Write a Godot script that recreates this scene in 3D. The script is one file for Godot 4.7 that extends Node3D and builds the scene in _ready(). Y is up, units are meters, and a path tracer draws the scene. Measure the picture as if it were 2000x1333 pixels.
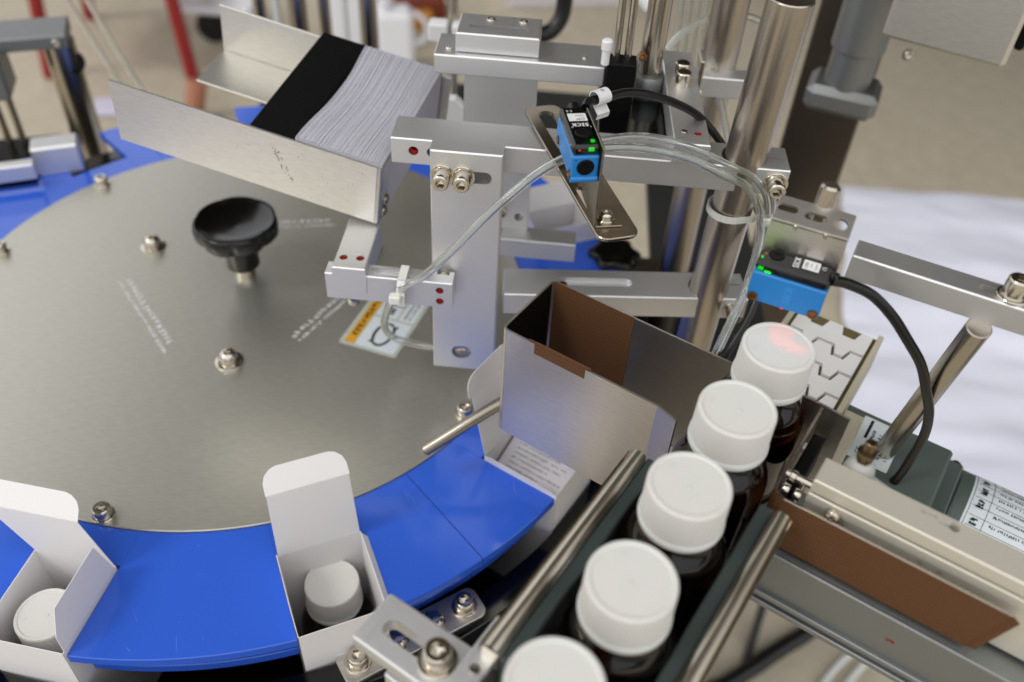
extends Node3D

const MM := 0.001
var M := {}
var taken := {}
var cache := {}
var rng := RandomNumberGenerator.new()


# A collector of triangles in millimetres, in the axes of the thing it belongs to.
class Geo:
	var v := PackedVector3Array()
	var n := PackedVector3Array()
	var uv := PackedVector2Array()

	func tri(a: Vector3, b: Vector3, c: Vector3, na: Vector3, nb: Vector3, nc: Vector3, ta := Vector2.ZERO, tb := Vector2.ZERO, tc := Vector2.ZERO) -> void:
		if (b - a).cross(c - a).dot(na + nb + nc) > 0.0:
			v.append_array(PackedVector3Array([a, c, b]))
			n.append_array(PackedVector3Array([na, nc, nb]))
			uv.append_array(PackedVector2Array([ta, tc, tb]))
		else:
			v.append_array(PackedVector3Array([a, b, c]))
			n.append_array(PackedVector3Array([na, nb, nc]))
			uv.append_array(PackedVector2Array([ta, tb, tc]))

	func flat(a: Vector3, b: Vector3, c: Vector3, out: Vector3) -> void:
		var m := (b - a).cross(c - a).normalized()
		if m.dot(out) < 0.0:
			m = -m
		tri(a, b, c, m, m, m)

	func quad(a: Vector3, b: Vector3, c: Vector3, d: Vector3, out: Vector3) -> void:
		var m := (c - a).cross(d - b).normalized()
		if m.dot(out) < 0.0:
			m = -m
		tri(a, b, c, m, m, m, Vector2(0, 0), Vector2(1, 0), Vector2(1, 1))
		tri(a, c, d, m, m, m, Vector2(0, 0), Vector2(1, 1), Vector2(0, 1))

	# a box with its edges cut off at 45 degrees
	func box(c: Vector3, s: Vector3, bev := 0.4, t := Transform3D()) -> void:
		var h := s * 0.5
		var e := minf(bev, minf(h.x, minf(h.y, h.z)) * 0.9)
		for ax in 3:
			for sg in [-1.0, 1.0]:
				var nn := Vector3.ZERO
				nn[ax] = sg
				var p := []
				for k in [[-1, -1], [1, -1], [1, 1], [-1, 1]]:
					var q := Vector3.ZERO
					q[ax] = sg * h[ax]
					q[(ax + 1) % 3] = k[0] * (h[(ax + 1) % 3] - e)
					q[(ax + 2) % 3] = k[1] * (h[(ax + 2) % 3] - e)
					p.append(t * (c + q))
				quad(p[0], p[1], p[2], p[3], t.basis * nn)
		if e <= 0.0:
			return
		for ax in 3:
			var b1 := (ax + 1) % 3
			var b2 := (ax + 2) % 3
			for s1 in [-1.0, 1.0]:
				for s2 in [-1.0, 1.0]:
					var p := []
					for k in [[-1, 0], [1, 0], [1, 1], [-1, 1]]:
						var q := Vector3.ZERO
						q[ax] = k[0] * (h[ax] - e)
						q[b1] = s1 * (h[b1] - (e if k[1] == 0 else 0.0))
						q[b2] = s2 * (h[b2] - (0.0 if k[1] == 0 else e))
						p.append(t * (c + q))
					var o := Vector3.ZERO
					o[b1] = s1
					o[b2] = s2
					quad(p[0], p[1], p[2], p[3], t.basis * o)
		for sx in [-1.0, 1.0]:
			for sy in [-1.0, 1.0]:
				for sz in [-1.0, 1.0]:
					var o := Vector3(sx, sy, sz)
					var q := o * h
					flat(t * (c + q - Vector3(0, sy * e, sz * e)), t * (c + q - Vector3(sx * e, 0, sz * e)), t * (c + q - Vector3(sx * e, sy * e, 0)), t.basis * o)

	# a profile (radius, height) turned round the y axis of t; corners under 40 degrees are smooth
	func lathe(p: Array, seg := 32, t := Transform3D(), ribs := 0, rib := 0.0, rib_a := 0.0, rib_b := 0.0) -> void:
		var k := p.size()
		var sn := []
		for i in k - 1:
			var d: Vector2 = p[i + 1] - p[i]
			sn.append(Vector2(d.y, -d.x).normalized())
		var fn := []
		var ln := []
		for i in k:
			var a: Vector2 = sn[maxi(i - 1, 0)]
			var b: Vector2 = sn[mini(i, k - 2)]
			if a.dot(b) > 0.76:
				var m := (a + b).normalized()
				a = m
				b = m
			ln.append(a)
			fn.append(b)
		var ns := seg if ribs == 0 else ribs * 2
		for j in ns:
			var f0 := TAU * j / ns
			var f1 := TAU * (j + 1) / ns
			for i in k - 1:
				var q := []
				var m := []
				for c in [[i, 0], [i, 1], [i + 1, 1], [i + 1, 0]]:
					var f: float = f1 if c[1] == 1 else f0
					var pr: Vector2 = p[c[0]]
					var r := pr.x
					if ribs > 0 and pr.y >= rib_a and pr.y <= rib_b and ((j + c[1]) % 2 == 1):
						r -= rib
					var nn: Vector2 = fn[i] if c[0] == i else ln[i + 1]
					q.append(t * Vector3(r * cos(f), pr.y, r * sin(f)))
					m.append((t.basis * Vector3(nn.x * cos(f), nn.y, nn.x * sin(f))).normalized())
				if ribs > 0 and sn[i].x > 0.9:
					quad(q[0], q[1], q[2], q[3], m[0] + m[1])
					continue
				var u0 := Vector2(float(j) / ns, float(i) / k)
				var u1 := Vector2(float(j + 1) / ns, float(i + 1) / k)
				if p[i].x > 0.001:
					tri(q[0], q[1], q[2], m[0], m[1], m[2], u0, Vector2(u1.x, u0.y), u1)
				if p[i + 1].x > 0.001:
					tri(q[0], q[2], q[3], m[0], m[2], m[3], u0, u1, Vector2(u0.x, u1.y))

	# a rod from a to b with bevelled ends
	func rod(a: Vector3, b: Vector3, r: float, seg := 24, bev := 0.4) -> void:
		var y := (b - a).normalized()
		var x := y.cross(Vector3(0.3, 0.2, 0.93)).normalized()
		var l := a.distance_to(b)
		var e := minf(bev, r * 0.5)
		lathe([Vector2(0, 0), Vector2(r - e, 0), Vector2(r, e), Vector2(r, l - e), Vector2(r - e, l), Vector2(0, l)], seg, Transform3D(Basis(x, y, x.cross(y)), a))

	# a round tube along a smooth curve through the points
	func tube(pts: Array, r: float, seg := 12, steps := 8, caps := true, side_out := 1.0) -> void:
		var c := []
		for i in pts.size() - 1:
			var p0: Vector3 = pts[maxi(i - 1, 0)]
			var p1: Vector3 = pts[i]
			var p2: Vector3 = pts[i + 1]
			var p3: Vector3 = pts[mini(i + 2, pts.size() - 1)]
			for s in steps:
				c.append(p1.cubic_interpolate(p2, p0, p3, float(s) / steps))
		c.append(pts[-1])
		var side := Vector3.ZERO
		var rings := []
		for i in c.size():
			var d: Vector3 = (c[mini(i + 1, c.size() - 1)] - c[maxi(i - 1, 0)]).normalized()
			if side == Vector3.ZERO:
				side = d.cross(Vector3(0.2, 0.9, 0.3)).normalized()
			side = (side - d * side.dot(d)).normalized()
			var up := d.cross(side)
			var ring := []
			for j in seg + 1:
				var f := TAU * j / seg
				ring.append(side * cos(f) + up * sin(f))
			rings.append(ring)
		for i in c.size() - 1:
			for j in seg:
				var a: Vector3 = rings[i][j]
				var b: Vector3 = rings[i][j + 1]
				var a2: Vector3 = rings[i + 1][j]
				var b2: Vector3 = rings[i + 1][j + 1]
				tri(c[i] + a * r, c[i] + b * r, c[i + 1] + b2 * r, a * side_out, b * side_out, b2 * side_out)
				tri(c[i] + a * r, c[i + 1] + b2 * r, c[i + 1] + a2 * r, a * side_out, b2 * side_out, a2 * side_out)
		if caps:
			for e in [0, c.size() - 1]:
				var d: Vector3 = (c[0] - c[1]) if e == 0 else (c[-1] - c[-2])
				for j in seg:
					flat(c[e], c[e] + rings[e][j] * r, c[e] + rings[e][j + 1] * r, d)

	static func split(poly: PackedVector2Array, holes: Array) -> Array:
		var polys := [poly]
		for hole: PackedVector2Array in holes:
			var cx := 0.0
			for q in hole:
				cx += q.x / hole.size()
			var next := []
			for p in polys:
				for half in [PackedVector2Array([Vector2(-9999, -9999), Vector2(cx, -9999), Vector2(cx, 9999), Vector2(-9999, 9999)]), PackedVector2Array([Vector2(cx, -9999), Vector2(9999, -9999), Vector2(9999, 9999), Vector2(cx, 9999)])]:
					for q in Geometry2D.intersect_polygons(p, half):
						for r in Geometry2D.clip_polygons(q, hole):
							next.append(r)
			polys = next
		return polys

	# a plate: a convex outline in the x-y plane of t, from z0 to z1, with holes right through it
	func plate(o: PackedVector2Array, holes: Array, z0: float, z1: float, bev := 0.3, t := Transform3D()) -> void:
		var k := o.size()
		var area := 0.0
		for i in k:
			area += o[i].cross(o[(i + 1) % k])
		var sg := signf(area)
		var ins := PackedVector2Array()
		for i in k:
			var d0 := (o[i] - o[(i + k - 1) % k]).normalized()
			var d1 := (o[(i + 1) % k] - o[i]).normalized()
			var n0 := Vector2(-d0.y, d0.x) * sg
			var n1 := Vector2(-d1.y, d1.x) * sg
			ins.append(o[i] + (n0 + n1) / maxf(0.3, 1.0 + n0.dot(n1)) * bev)
		for z: float in [z0, z1]:
			var up := t.basis * Vector3(0, 0, 1.0 if z == maxf(z0, z1) else -1.0)
			for p: PackedVector2Array in split(ins, holes):
				var ids := Geometry2D.triangulate_polygon(p)
				for i in range(0, ids.size(), 3):
					flat(t * Vector3(p[ids[i]].x, p[ids[i]].y, z), t * Vector3(p[ids[i + 1]].x, p[ids[i + 1]].y, z), t * Vector3(p[ids[i + 2]].x, p[ids[i + 2]].y, z), up)
		var lo := minf(z0, z1)
		var hi := maxf(z0, z1)
		for i in k:
			var a := o[i]
			var b := o[(i + 1) % k]
			var e := (b - a).normalized()
			var out := t.basis * Vector3(e.y * sg, -e.x * sg, 0)
			var ia := ins[i]
			var ib := ins[(i + 1) % k]
			quad(t * Vector3(a.x, a.y, lo + bev), t * Vector3(b.x, b.y, lo + bev), t * Vector3(b.x, b.y, hi - bev), t * Vector3(a.x, a.y, hi - bev), out)
			if bev > 0.0:
				quad(t * Vector3(a.x, a.y, hi - bev), t * Vector3(b.x, b.y, hi - bev), t * Vector3(ib.x, ib.y, hi), t * Vector3(ia.x, ia.y, hi), out + t.basis.z)
				quad(t * Vector3(a.x, a.y, lo + bev), t * Vector3(b.x, b.y, lo + bev), t * Vector3(ib.x, ib.y, lo), t * Vector3(ia.x, ia.y, lo), out - t.basis.z)
		for h: PackedVector2Array in holes:
			var c := Vector2.ZERO
			for q in h:
				c += q / h.size()
			for i in h.size():
				var a := h[i]
				var b := h[(i + 1) % h.size()]
				var inw := c - (a + b) * 0.5
				quad(t * Vector3(a.x, a.y, lo), t * Vector3(b.x, b.y, lo), t * Vector3(b.x, b.y, hi), t * Vector3(a.x, a.y, hi), t.basis * Vector3(inw.x, inw.y, 0))

	# a sheet bent along a polyline (x, z) and standing from y0 to y1
	func bent(path: Array, y0: float, y1: float, thick: float, t := Transform3D()) -> void:
		for i in path.size() - 1:
			var a: Vector2 = path[i]
			var b: Vector2 = path[i + 1]
			var d := (b - a).normalized()
			var m := Vector3(-d.y, 0, d.x)
			var pa := Vector3(a.x, 0, a.y)
			var pb := Vector3(b.x, 0, b.y)
			var h := m * thick * 0.5
			var y0v := Vector3(0, y0, 0)
			var y1v := Vector3(0, y1, 0)
			quad(t * (pa + h + y0v), t * (pb + h + y0v), t * (pb + h + y1v), t * (pa + h + y1v), t.basis * m)
			quad(t * (pa - h + y0v), t * (pb - h + y0v), t * (pb - h + y1v), t * (pa - h + y1v), t.basis * -m)
			quad(t * (pa + h + y1v), t * (pb + h + y1v), t * (pb - h + y1v), t * (pa - h + y1v), t.basis.y)
			quad(t * (pa + h + y0v), t * (pb + h + y0v), t * (pb - h + y0v), t * (pa - h + y0v), -t.basis.y)
			if i == 0:
				quad(t * (pa + h + y0v), t * (pa - h + y0v), t * (pa - h + y1v), t * (pa + h + y1v), t.basis * Vector3(-d.x, 0, -d.y))
			if i == path.size() - 2:
				quad(t * (pb + h + y0v), t * (pb - h + y0v), t * (pb - h + y1v), t * (pb + h + y1v), t.basis * Vector3(d.x, 0, d.y))

	# a flat ring sector with thickness, angles in degrees measured from x towards z
	func sector(r0: float, r1: float, a0: float, a1: float, y0: float, y1: float, bev := 0.5, step := 1.5) -> void:
		var k := maxi(2, int(ceil((a1 - a0) / step)))
		for i in k:
			var q := []
			for a: float in [lerpf(a0, a1, float(i) / k), lerpf(a0, a1, float(i + 1) / k)]:
				q.append(Vector3(cos(deg_to_rad(a)), 0, sin(deg_to_rad(a))))
			var d: Vector3 = q[0]
			var e: Vector3 = q[1]
			var yu := Vector3(0, y1, 0)
			var yl := Vector3(0, y0, 0)
			var yb := Vector3(0, y1 - bev, 0)
			tri(d * (r0 + bev) + yu, e * (r0 + bev) + yu, e * (r1 - bev) + yu, Vector3.UP, Vector3.UP, Vector3.UP)
			tri(d * (r0 + bev) + yu, e * (r1 - bev) + yu, d * (r1 - bev) + yu, Vector3.UP, Vector3.UP, Vector3.UP)
			quad(d * r0 + yl, e * r0 + yl, e * r1 + yl, d * r1 + yl, Vector3.DOWN)
			for w in [[r0, r0 + bev, -1.0], [r1, r1 - bev, 1.0]]:
				var r: float = w[0]
				var ri: float = w[1]
				var g: float = w[2]
				tri(d * r + yl, e * r + yl, e * r + yb, d * g, e * g, e * g)
				tri(d * r + yl, e * r + yb, d * r + yb, d * g, e * g, d * g)
				quad(d * r + yb, e * r + yb, e * ri + yu, d * ri + yu, d * g + Vector3.UP)
			if i == 0 and a1 - a0 < 359.9:
				quad(d * r0 + yl, d * r1 + yl, d * r1 + yb, d * r0 + yb, d - e)
				quad(d * r0 + yb, d * r1 + yb, d * (r1 - bev) + yu, d * (r0 + bev) + yu, d - e)
			if i == k - 1 and a1 - a0 < 359.9:
				quad(e * r0 + yl, e * r1 + yl, e * r1 + yb, e * r0 + yb, e - d)
				quad(e * r0 + yb, e * r1 + yb, e * (r1 - bev) + yu, e * (r0 + bev) + yu, e - d)

	func mesh() -> ArrayMesh:
		var a := []
		a.resize(Mesh.ARRAY_MAX)
		var w := PackedVector3Array()
		w.resize(v.size())
		for i in v.size():
			w[i] = v[i] * 0.001
		a[Mesh.ARRAY_VERTEX] = w
		a[Mesh.ARRAY_NORMAL] = n
		a[Mesh.ARRAY_TEX_UV] = uv
		var m := ArrayMesh.new()
		m.add_surface_from_arrays(Mesh.PRIMITIVE_TRIANGLES, a)
		return m


func numbered(called: String) -> String:
	taken[called] = taken.get(called, -1) + 1
	return called if taken[called] == 0 else "%s_%03d" % [called, taken[called]]


func tag(o: Node3D, label: String, category: String, group := "", kind := "") -> void:
	if label:
		o.set_meta("label", label)
	if category:
		o.set_meta("category", category)
	if group:
		o.set_meta("group", group)
	if kind:
		o.set_meta("kind", kind)


# a thing: a Node3D at its base (millimetres), turned by turn degrees about y
func thing(called: String, label: String, category: String, at := Vector3.ZERO, turn := 0.0, group := "") -> Node3D:
	var o := Node3D.new()
	o.name = numbered(called)
	add_child(o)
	o.position = at * MM
	o.rotation_degrees.y = turn
	tag(o, label, category, group)
	return o


func part(called: String, g, mat: Material, parent: Node3D, at := Vector3.ZERO, turn := Vector3.ZERO) -> MeshInstance3D:
	var o := MeshInstance3D.new()
	o.name = called
	o.mesh = g if g is Mesh else g.mesh()
	o.material_override = mat
	parent.add_child(o, true)
	o.position = at * MM
	o.rotation_degrees = turn
	return o


# a thing that is one mesh
func solo(called: String, label: String, category: String, g, mat: Material, at := Vector3.ZERO, turn := 0.0, group := "") -> MeshInstance3D:
	var o := part(numbered(called), g, mat, self, at, Vector3(0, turn, 0))
	tag(o, label, category, group)
	return o


func setting(called: String, g, mat: Material, at := Vector3.ZERO) -> MeshInstance3D:
	var o := part(called, g, mat, self, at)
	o.set_meta("kind", "structure")
	return o


func rect(x0: float, y0: float, x1: float, y1: float, r := 0.0, seg := 5) -> PackedVector2Array:
	if r <= 0.0:
		return PackedVector2Array([Vector2(x0, y0), Vector2(x1, y0), Vector2(x1, y1), Vector2(x0, y1)])
	var p := PackedVector2Array()
	for c in [[x1 - r, y1 - r, 0.0], [x0 + r, y1 - r, 90.0], [x0 + r, y0 + r, 180.0], [x1 - r, y0 + r, 270.0]]:
		for k in seg + 1:
			var f := deg_to_rad(c[2] + 90.0 * k / seg)
			p.append(Vector2(c[0] + r * cos(f), c[1] + r * sin(f)))
	return p


func disc(x: float, y: float, r: float, seg := 16) -> PackedVector2Array:
	var p := PackedVector2Array()
	for k in seg:
		p.append(Vector2(x + r * cos(TAU * (k + 0.3) / seg), y + r * sin(TAU * (k + 0.3) / seg)))
	return p


# a socket head cap screw standing on y = 0, with its hexagon socket
func socket_screw(r: float, h: float, washer := 0.0) -> Mesh:
	var key := "socket%s/%s/%s" % [r, h, washer]
	if cache.has(key):
		return cache[key]
	var g := Geo.new()
	var y := 0.0
	if washer > 0.0:
		g.lathe([Vector2(0, 0), Vector2(washer, 0), Vector2(washer, 0.8), Vector2(washer - 0.3, 1.1), Vector2(r * 0.6, 1.1)], 28)
		g.lathe([Vector2(washer * 0.78, 1.1), Vector2(washer * 0.8, 1.5), Vector2(washer * 0.76, 2.0), Vector2(r * 0.6, 2.0)], 28)
		y = 2.0
	var hex := r * 0.58
	g.lathe([Vector2(r, y), Vector2(r, y + h - r * 0.22), Vector2(r * 0.93, y + h - r * 0.07), Vector2(r * 0.82, y + h)], 32)
	var p := []
	for k in 6:
		p.append(Vector2(hex * cos(TAU * k / 6), hex * sin(TAU * k / 6)))
	for k in 24:
		var f0 := TAU * k / 24
		var f1 := TAU * (k + 1) / 24
		var a := Vector3(r * 0.82 * cos(f0), y + h, r * 0.82 * sin(f0))
		var b := Vector3(r * 0.82 * cos(f1), y + h, r * 0.82 * sin(f1))
		var e0: Vector2 = p[k / 4].lerp(p[(k / 4 + 1) % 6], (k % 4) / 4.0)
		var e1: Vector2 = p[k / 4].lerp(p[(k / 4 + 1) % 6], (k % 4 + 1) / 4.0)
		g.quad(a, b, Vector3(e1.x, y + h, e1.y), Vector3(e0.x, y + h, e0.y), Vector3.UP)
		g.quad(Vector3(e0.x, y + h, e0.y), Vector3(e1.x, y + h, e1.y), Vector3(e1.x, y + h * 0.45, e1.y), Vector3(e0.x, y + h * 0.45, e0.y), -Vector3(e0.x + e1.x, 0, e0.y + e1.y))
		g.flat(Vector3(e0.x, y + h * 0.45, e0.y), Vector3(e1.x, y + h * 0.45, e1.y), Vector3(0, y + h * 0.32, 0), Vector3.UP)
	cache[key] = g.mesh()
	return cache[key]


# a rounded pan head screw with a cross recess
func pan_screw(r: float, h: float, washer := 0.0) -> Mesh:
	var key := "pan%s/%s/%s" % [r, h, washer]
	if cache.has(key):
		return cache[key]
	var g := Geo.new()
	var y := 0.0
	if washer > 0.0:
		g.lathe([Vector2(0, 0), Vector2(washer, 0), Vector2(washer, 0.6), Vector2(washer - 0.2, 0.8), Vector2(r * 0.5, 0.8)], 28)
		g.lathe([Vector2(r * 0.98, 0.8), Vector2(r * 1.02, 1.2), Vector2(r * 0.98, 1.6), Vector2(r * 0.5, 1.6)], 28)
		y = 1.6
	g.lathe([Vector2(r * 0.94, y), Vector2(r, y + h * 0.3), Vector2(r * 0.92, y + h * 0.62), Vector2(r * 0.7, y + h * 0.87), Vector2(r * 0.4, y + h), Vector2(r * 0.34, y + h * 0.98), Vector2(r * 0.12, y + h * 0.5), Vector2(0, y + h * 0.45)], 28)
	for k in 4:
		var f := TAU * k / 4
		g.box(Vector3(0, 0, 0), Vector3(r * 0.3, h * 0.3, r * 0.14), 0.02, Transform3D(Basis(Vector3.UP, f), Vector3(r * 0.45 * cos(f), y + h * 0.84, -r * 0.45 * sin(f))))
	cache[key] = g.mesh()
	return cache[key]


func screw(mesh: Mesh, parent: Node3D, at: Vector3, y := Vector3.UP, called := "screw", mat := "chrome") -> MeshInstance3D:
	var o := part(called, mesh, M[mat], parent, at)
	var x := y.cross(Vector3(0.31, 0.2, 0.93)).normalized()
	o.basis = Basis(x, y.normalized(), x.cross(y.normalized()))
	return o


# a tapped hole: a short dark threaded well sunk in a face, with its countersunk lip (drawn proud by 0.05 mm)
func well(parent: Node3D, at: Vector3, out: Vector3, r: float, mat := "well") -> void:
	var g := Geo.new()
	g.lathe([Vector2(r * 1.12, 0.08), Vector2(r, 0.12), Vector2(r * 0.9, 0.07), Vector2(0, 0.05)], 20)
	screw(g.mesh(), parent, at, out, "tapped_hole", mat)


func noise_tex(freq: float, octaves: int, low: Color, high: Color, size := 512, kind := FastNoiseLite.TYPE_SIMPLEX_SMOOTH, seed_ := 1) -> NoiseTexture2D:
	var n := FastNoiseLite.new()
	n.noise_type = kind
	n.frequency = freq
	n.fractal_octaves = octaves
	n.seed = seed_
	var t := NoiseTexture2D.new()
	t.width = size
	t.height = size
	t.seamless = true
	t.noise = n
	var ramp := Gradient.new()
	ramp.set_color(0, low)
	ramp.set_color(1, high)
	t.color_ramp = ramp
	return t


func mat(called: String, c: Color, rough: float, metal := 0.0, set_ := {}) -> StandardMaterial3D:
	var m := StandardMaterial3D.new()
	m.resource_name = called
	m.albedo_color = c
	m.roughness = rough
	m.metallic = metal
	for k in set_:
		m.set(k, set_[k])
	M[called] = m
	return m


func tri_map(m: StandardMaterial3D, scale: Vector3) -> void:
	m.uv1_triplanar = true
	m.uv1_scale = scale


func _ready() -> void:
	rng.seed = 7
	var cam := Camera3D.new()
	cam.name = "camera"
	var lens := CameraAttributesPhysical.new()
	lens.frustum_focal_length = 31.5
	lens.frustum_focus_distance = 0.425
	lens.frustum_near = 0.01
	lens.frustum_far = 60.0
	lens.exposure_aperture = 5.8
	cam.attributes = lens
	cam.near = 0.01
	cam.far = 60.0
	cam.fov = 41.7
	add_child(cam)
	cam.transform = Transform3D(Basis(Vector3(0.99539, 0.04658, -0.08384), Vector3(-0.09135, 0.72678, -0.68077), Vector3(0.02923, 0.68529, 0.72768)).orthonormalized(), Vector3(0.2099, 0.420, 0.468))

	var around := WorldEnvironment.new()
	around.name = "surroundings"
	var env := Environment.new()
	env.background_mode = Environment.BG_SKY
	var sky := Sky.new()
	var air := ProceduralSkyMaterial.new()
	air.sky_top_color = Color(1.0, 1.0, 1.0)
	air.sky_horizon_color = Color(0.74, 0.75, 0.77)
	air.sky_curve = 0.35
	air.ground_bottom_color = Color(0.45, 0.43, 0.40)
	air.ground_horizon_color = Color(0.60, 0.59, 0.57)
	air.sky_energy_multiplier = 1.2
	sky.sky_material = air
	env.sky = sky
	env.tonemap_mode = Environment.TONE_MAPPER_LINEAR
	env.tonemap_exposure = 1.03
	env.sdfgi_enabled = true
	env.ssao_enabled = true
	env.ssil_enabled = true
	around.environment = env
	add_child(around)

	var sun := DirectionalLight3D.new()
	sun.name = "overcast_sun"
	sun.light_color = Color(1.0, 0.985, 0.965)
	sun.light_energy = 0.3
	sun.light_angular_distance = 16.0
	sun.shadow_enabled = true
	add_child(sun)
	sun.look_at_from_position(Vector3.ZERO, Vector3(0.75, -1.0, -0.4))

	materials()
	hall()
	turntable()
	base()
	cartons()
	conveyor()
	chute()
	pusher()
	drive()
	leaflet_feeder()
	carriage()
	sensors()
	hoses()
	back_station()
	far_things()


func materials() -> void:
	var fine := noise_tex(0.22, 2, Color(0.44, 0.44, 0.44), Color(0.56, 0.56, 0.56), 512, FastNoiseLite.TYPE_SIMPLEX, 3)
	var streak := noise_tex(0.05, 3, Color(0.38, 0.38, 0.38), Color(0.62, 0.62, 0.62), 1024, FastNoiseLite.TYPE_SIMPLEX, 9)
	var grain := normal_of(0.35, 0.9, 21)
	for a in [["alu", Color(0.86, 0.86, 0.86), 0.42], ["alu_warm", Color(0.84, 0.82, 0.765), 0.46], ["alu_dull", Color(0.54, 0.55, 0.55), 0.46]]:
		var m := mat(a[0], a[1], a[2], 0.55 if a[0] == "alu_warm" else 0.92)
		m.normal_enabled = true
		m.normal_texture = grain
		m.normal_scale = 0.12
		m.roughness = a[2] * 1.15
		m.roughness_texture = fine
		m.roughness_texture_channel = BaseMaterial3D.TEXTURE_CHANNEL_RED
		m.roughness = a[2] * 2.0
		tri_map(m, Vector3(48, 48, 48))
	mat("alu_edge", Color(0.85, 0.85, 0.84), 0.3, 0.95)
	var wear := noise_tex(0.03, 4, Color(0.93, 0.93, 0.93), Color(1, 1, 1), 512, FastNoiseLite.TYPE_SIMPLEX, 31)
	for a in [["steel_x", Color(0.82, 0.80, 0.77), 0.36, Vector3(4, 70, 70)], ["steel_tray", Color(0.88, 0.87, 0.84), 0.44, Vector3(5, 50, 50)], ["steel_dark", Color(0.60, 0.57, 0.53), 0.30, Vector3(6, 30, 30)]]:
		var m := mat(a[0], a[1], minf(1.0, a[2] * 2.0), 1.0)
		m.roughness_texture = streak
		m.roughness_texture_channel = BaseMaterial3D.TEXTURE_CHANNEL_RED
		m.albedo_texture = wear
		tri_map(m, a[3])
	var sy := mat("steel_y", Color(0.68, 0.645, 0.60), 0.58, 1.0)
	sy.roughness_texture = fine
	sy.roughness_texture_channel = BaseMaterial3D.TEXTURE_CHANNEL_RED
	tri_map(sy, Vector3(6, 120, 6))
	var pd := mat("plate_disc", Color(0.78, 0.77, 0.73), 0.72, 0.8)
	pd.roughness_texture = streak
	pd.roughness_texture_channel = BaseMaterial3D.TEXTURE_CHANNEL_RED
	pd.albedo_texture = wear
	tri_map(pd, Vector3(5, 40, 40))
	mat("steel", Color(0.70, 0.67, 0.62), 0.24, 1.0)
	mat("column_steel", Color(0.34, 0.31, 0.28), 0.36, 0.85)
	mat("steel_rail", Color(0.84, 0.81, 0.75), 0.3, 1.0)
	mat("chrome", Color(0.78, 0.75, 0.70), 0.17, 1.0)
	mat("steel_strap", Color(0.60, 0.56, 0.50), 0.27, 1.0)
	var blue := mat("blue", Color(0.20, 0.375, 0.81), 0.13)
	blue.metallic_specular = 0.5
	mat("scuff_blue", Color(0.42, 0.55, 0.88), 0.5)
	mat("board", Color(0.88, 0.87, 0.87), 0.55)
	mat("board_grey", Color(0.70, 0.66, 0.62), 0.8)
	mat("paper", Color(0.88, 0.87, 0.90), 0.75)
	var cap := mat("cap", Color(0.835, 0.83, 0.81), 0.45)
	cap.subsurf_scatter_enabled = true
	cap.subsurf_scatter_strength = 0.12
	mat("amber", Color(0.46, 0.24, 0.15, 0.0), 0.03, 0.0, {"refraction_enabled": true, "refraction_scale": 0.05, "transparency": BaseMaterial3D.TRANSPARENCY_ALPHA})
	mat("liquid", Color(0.13, 0.075, 0.07), 0.12)
	mat("black_gloss", Color(0.02, 0.02, 0.02), 0.12)
	mat("black", Color(0.014, 0.014, 0.014), 0.55, 0.0, {"metallic_specular": 0.3})
	mat("knob", Color(0.012, 0.012, 0.012), 0.18)
	mat("rubber", Color(0.016, 0.016, 0.016), 0.36)
	mat("dark_plastic", Color(0.225, 0.26, 0.255), 0.42)
	mat("table", Color(0.16, 0.165, 0.16), 0.45)
	mat("green_grey", Color(0.32, 0.36, 0.345), 0.5)
	mat("sensor_blue", Color(0.11, 0.46, 0.74), 0.36)
	mat("sensor_emboss", Color(0.19, 0.53, 0.80), 0.36)
	mat("smoke", Color(0.02, 0.025, 0.03, 0.72), 0.08, 0.0, {"transparency": BaseMaterial3D.TRANSPARENCY_ALPHA})
	mat("lens_clear", Color(0.2, 0.25, 0.22, 0.25), 0.05, 0.0, {"transparency": BaseMaterial3D.TRANSPARENCY_ALPHA})
	mat("brass", Color(0.56, 0.41, 0.27), 0.3, 1.0)
	mat("brass_old", Color(0.46, 0.40, 0.31), 0.34, 1.0)
	mat("white_print", Color(0.85, 0.85, 0.85), 0.6)
	mat("ink", Color(0.03, 0.03, 0.03), 0.6)
	mat("ink_grey", Color(0.38, 0.38, 0.40), 0.7)
	mat("yellow", Color(0.85, 0.62, 0.10), 0.5)
	mat("sticker", Color(0.84, 0.87, 0.89), 0.35)
	mat("sticker_edge", Color(0.72, 0.74, 0.70), 0.35)
	mat("white_plastic", Color(0.86, 0.86, 0.86), 0.45)
	mat("valve_grey", Color(0.66, 0.66, 0.64), 0.5)
	mat("chain_white", Color(0.86, 0.855, 0.85), 0.5)
	mat("chain_gap", Color(0.38, 0.34, 0.20), 0.7)
	mat("beige_paint", Color(0.72, 0.69, 0.61), 0.5)
	mat("nylon", Color(0.87, 0.87, 0.84), 0.4)
	mat("hose", Color(0.97, 0.98, 0.97, 0.03), 0.03, 0.0, {"refraction_enabled": true, "refraction_scale": 0.045, "transparency": BaseMaterial3D.TRANSPARENCY_ALPHA})
	mat("hose_milky", Color(0.85, 0.86, 0.85), 0.3)
	mat("red_lock", Color(0.62, 0.10, 0.08), 0.35, 0.4)
	mat("well", Color(0.20, 0.17, 0.16), 0.35, 0.8)
	mat("red_paint", Color(0.55, 0.09, 0.07), 0.45)
	mat("orange", Color(0.66, 0.44, 0.34), 0.7)
	mat("jug", Color(0.90, 0.90, 0.92), 0.4)
	mat("led_green", Color(0.1, 0.9, 0.2), 0.4, 0.0, {"emission_enabled": true, "emission": Color(0.05, 1.0, 0.12), "emission_energy_multiplier": 2.2})
	mat("led_orange", Color(0.9, 0.35, 0.05), 0.4, 0.0, {"emission_enabled": true, "emission": Color(1.0, 0.42, 0.03), "emission_energy_multiplier": 1.2})
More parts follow.
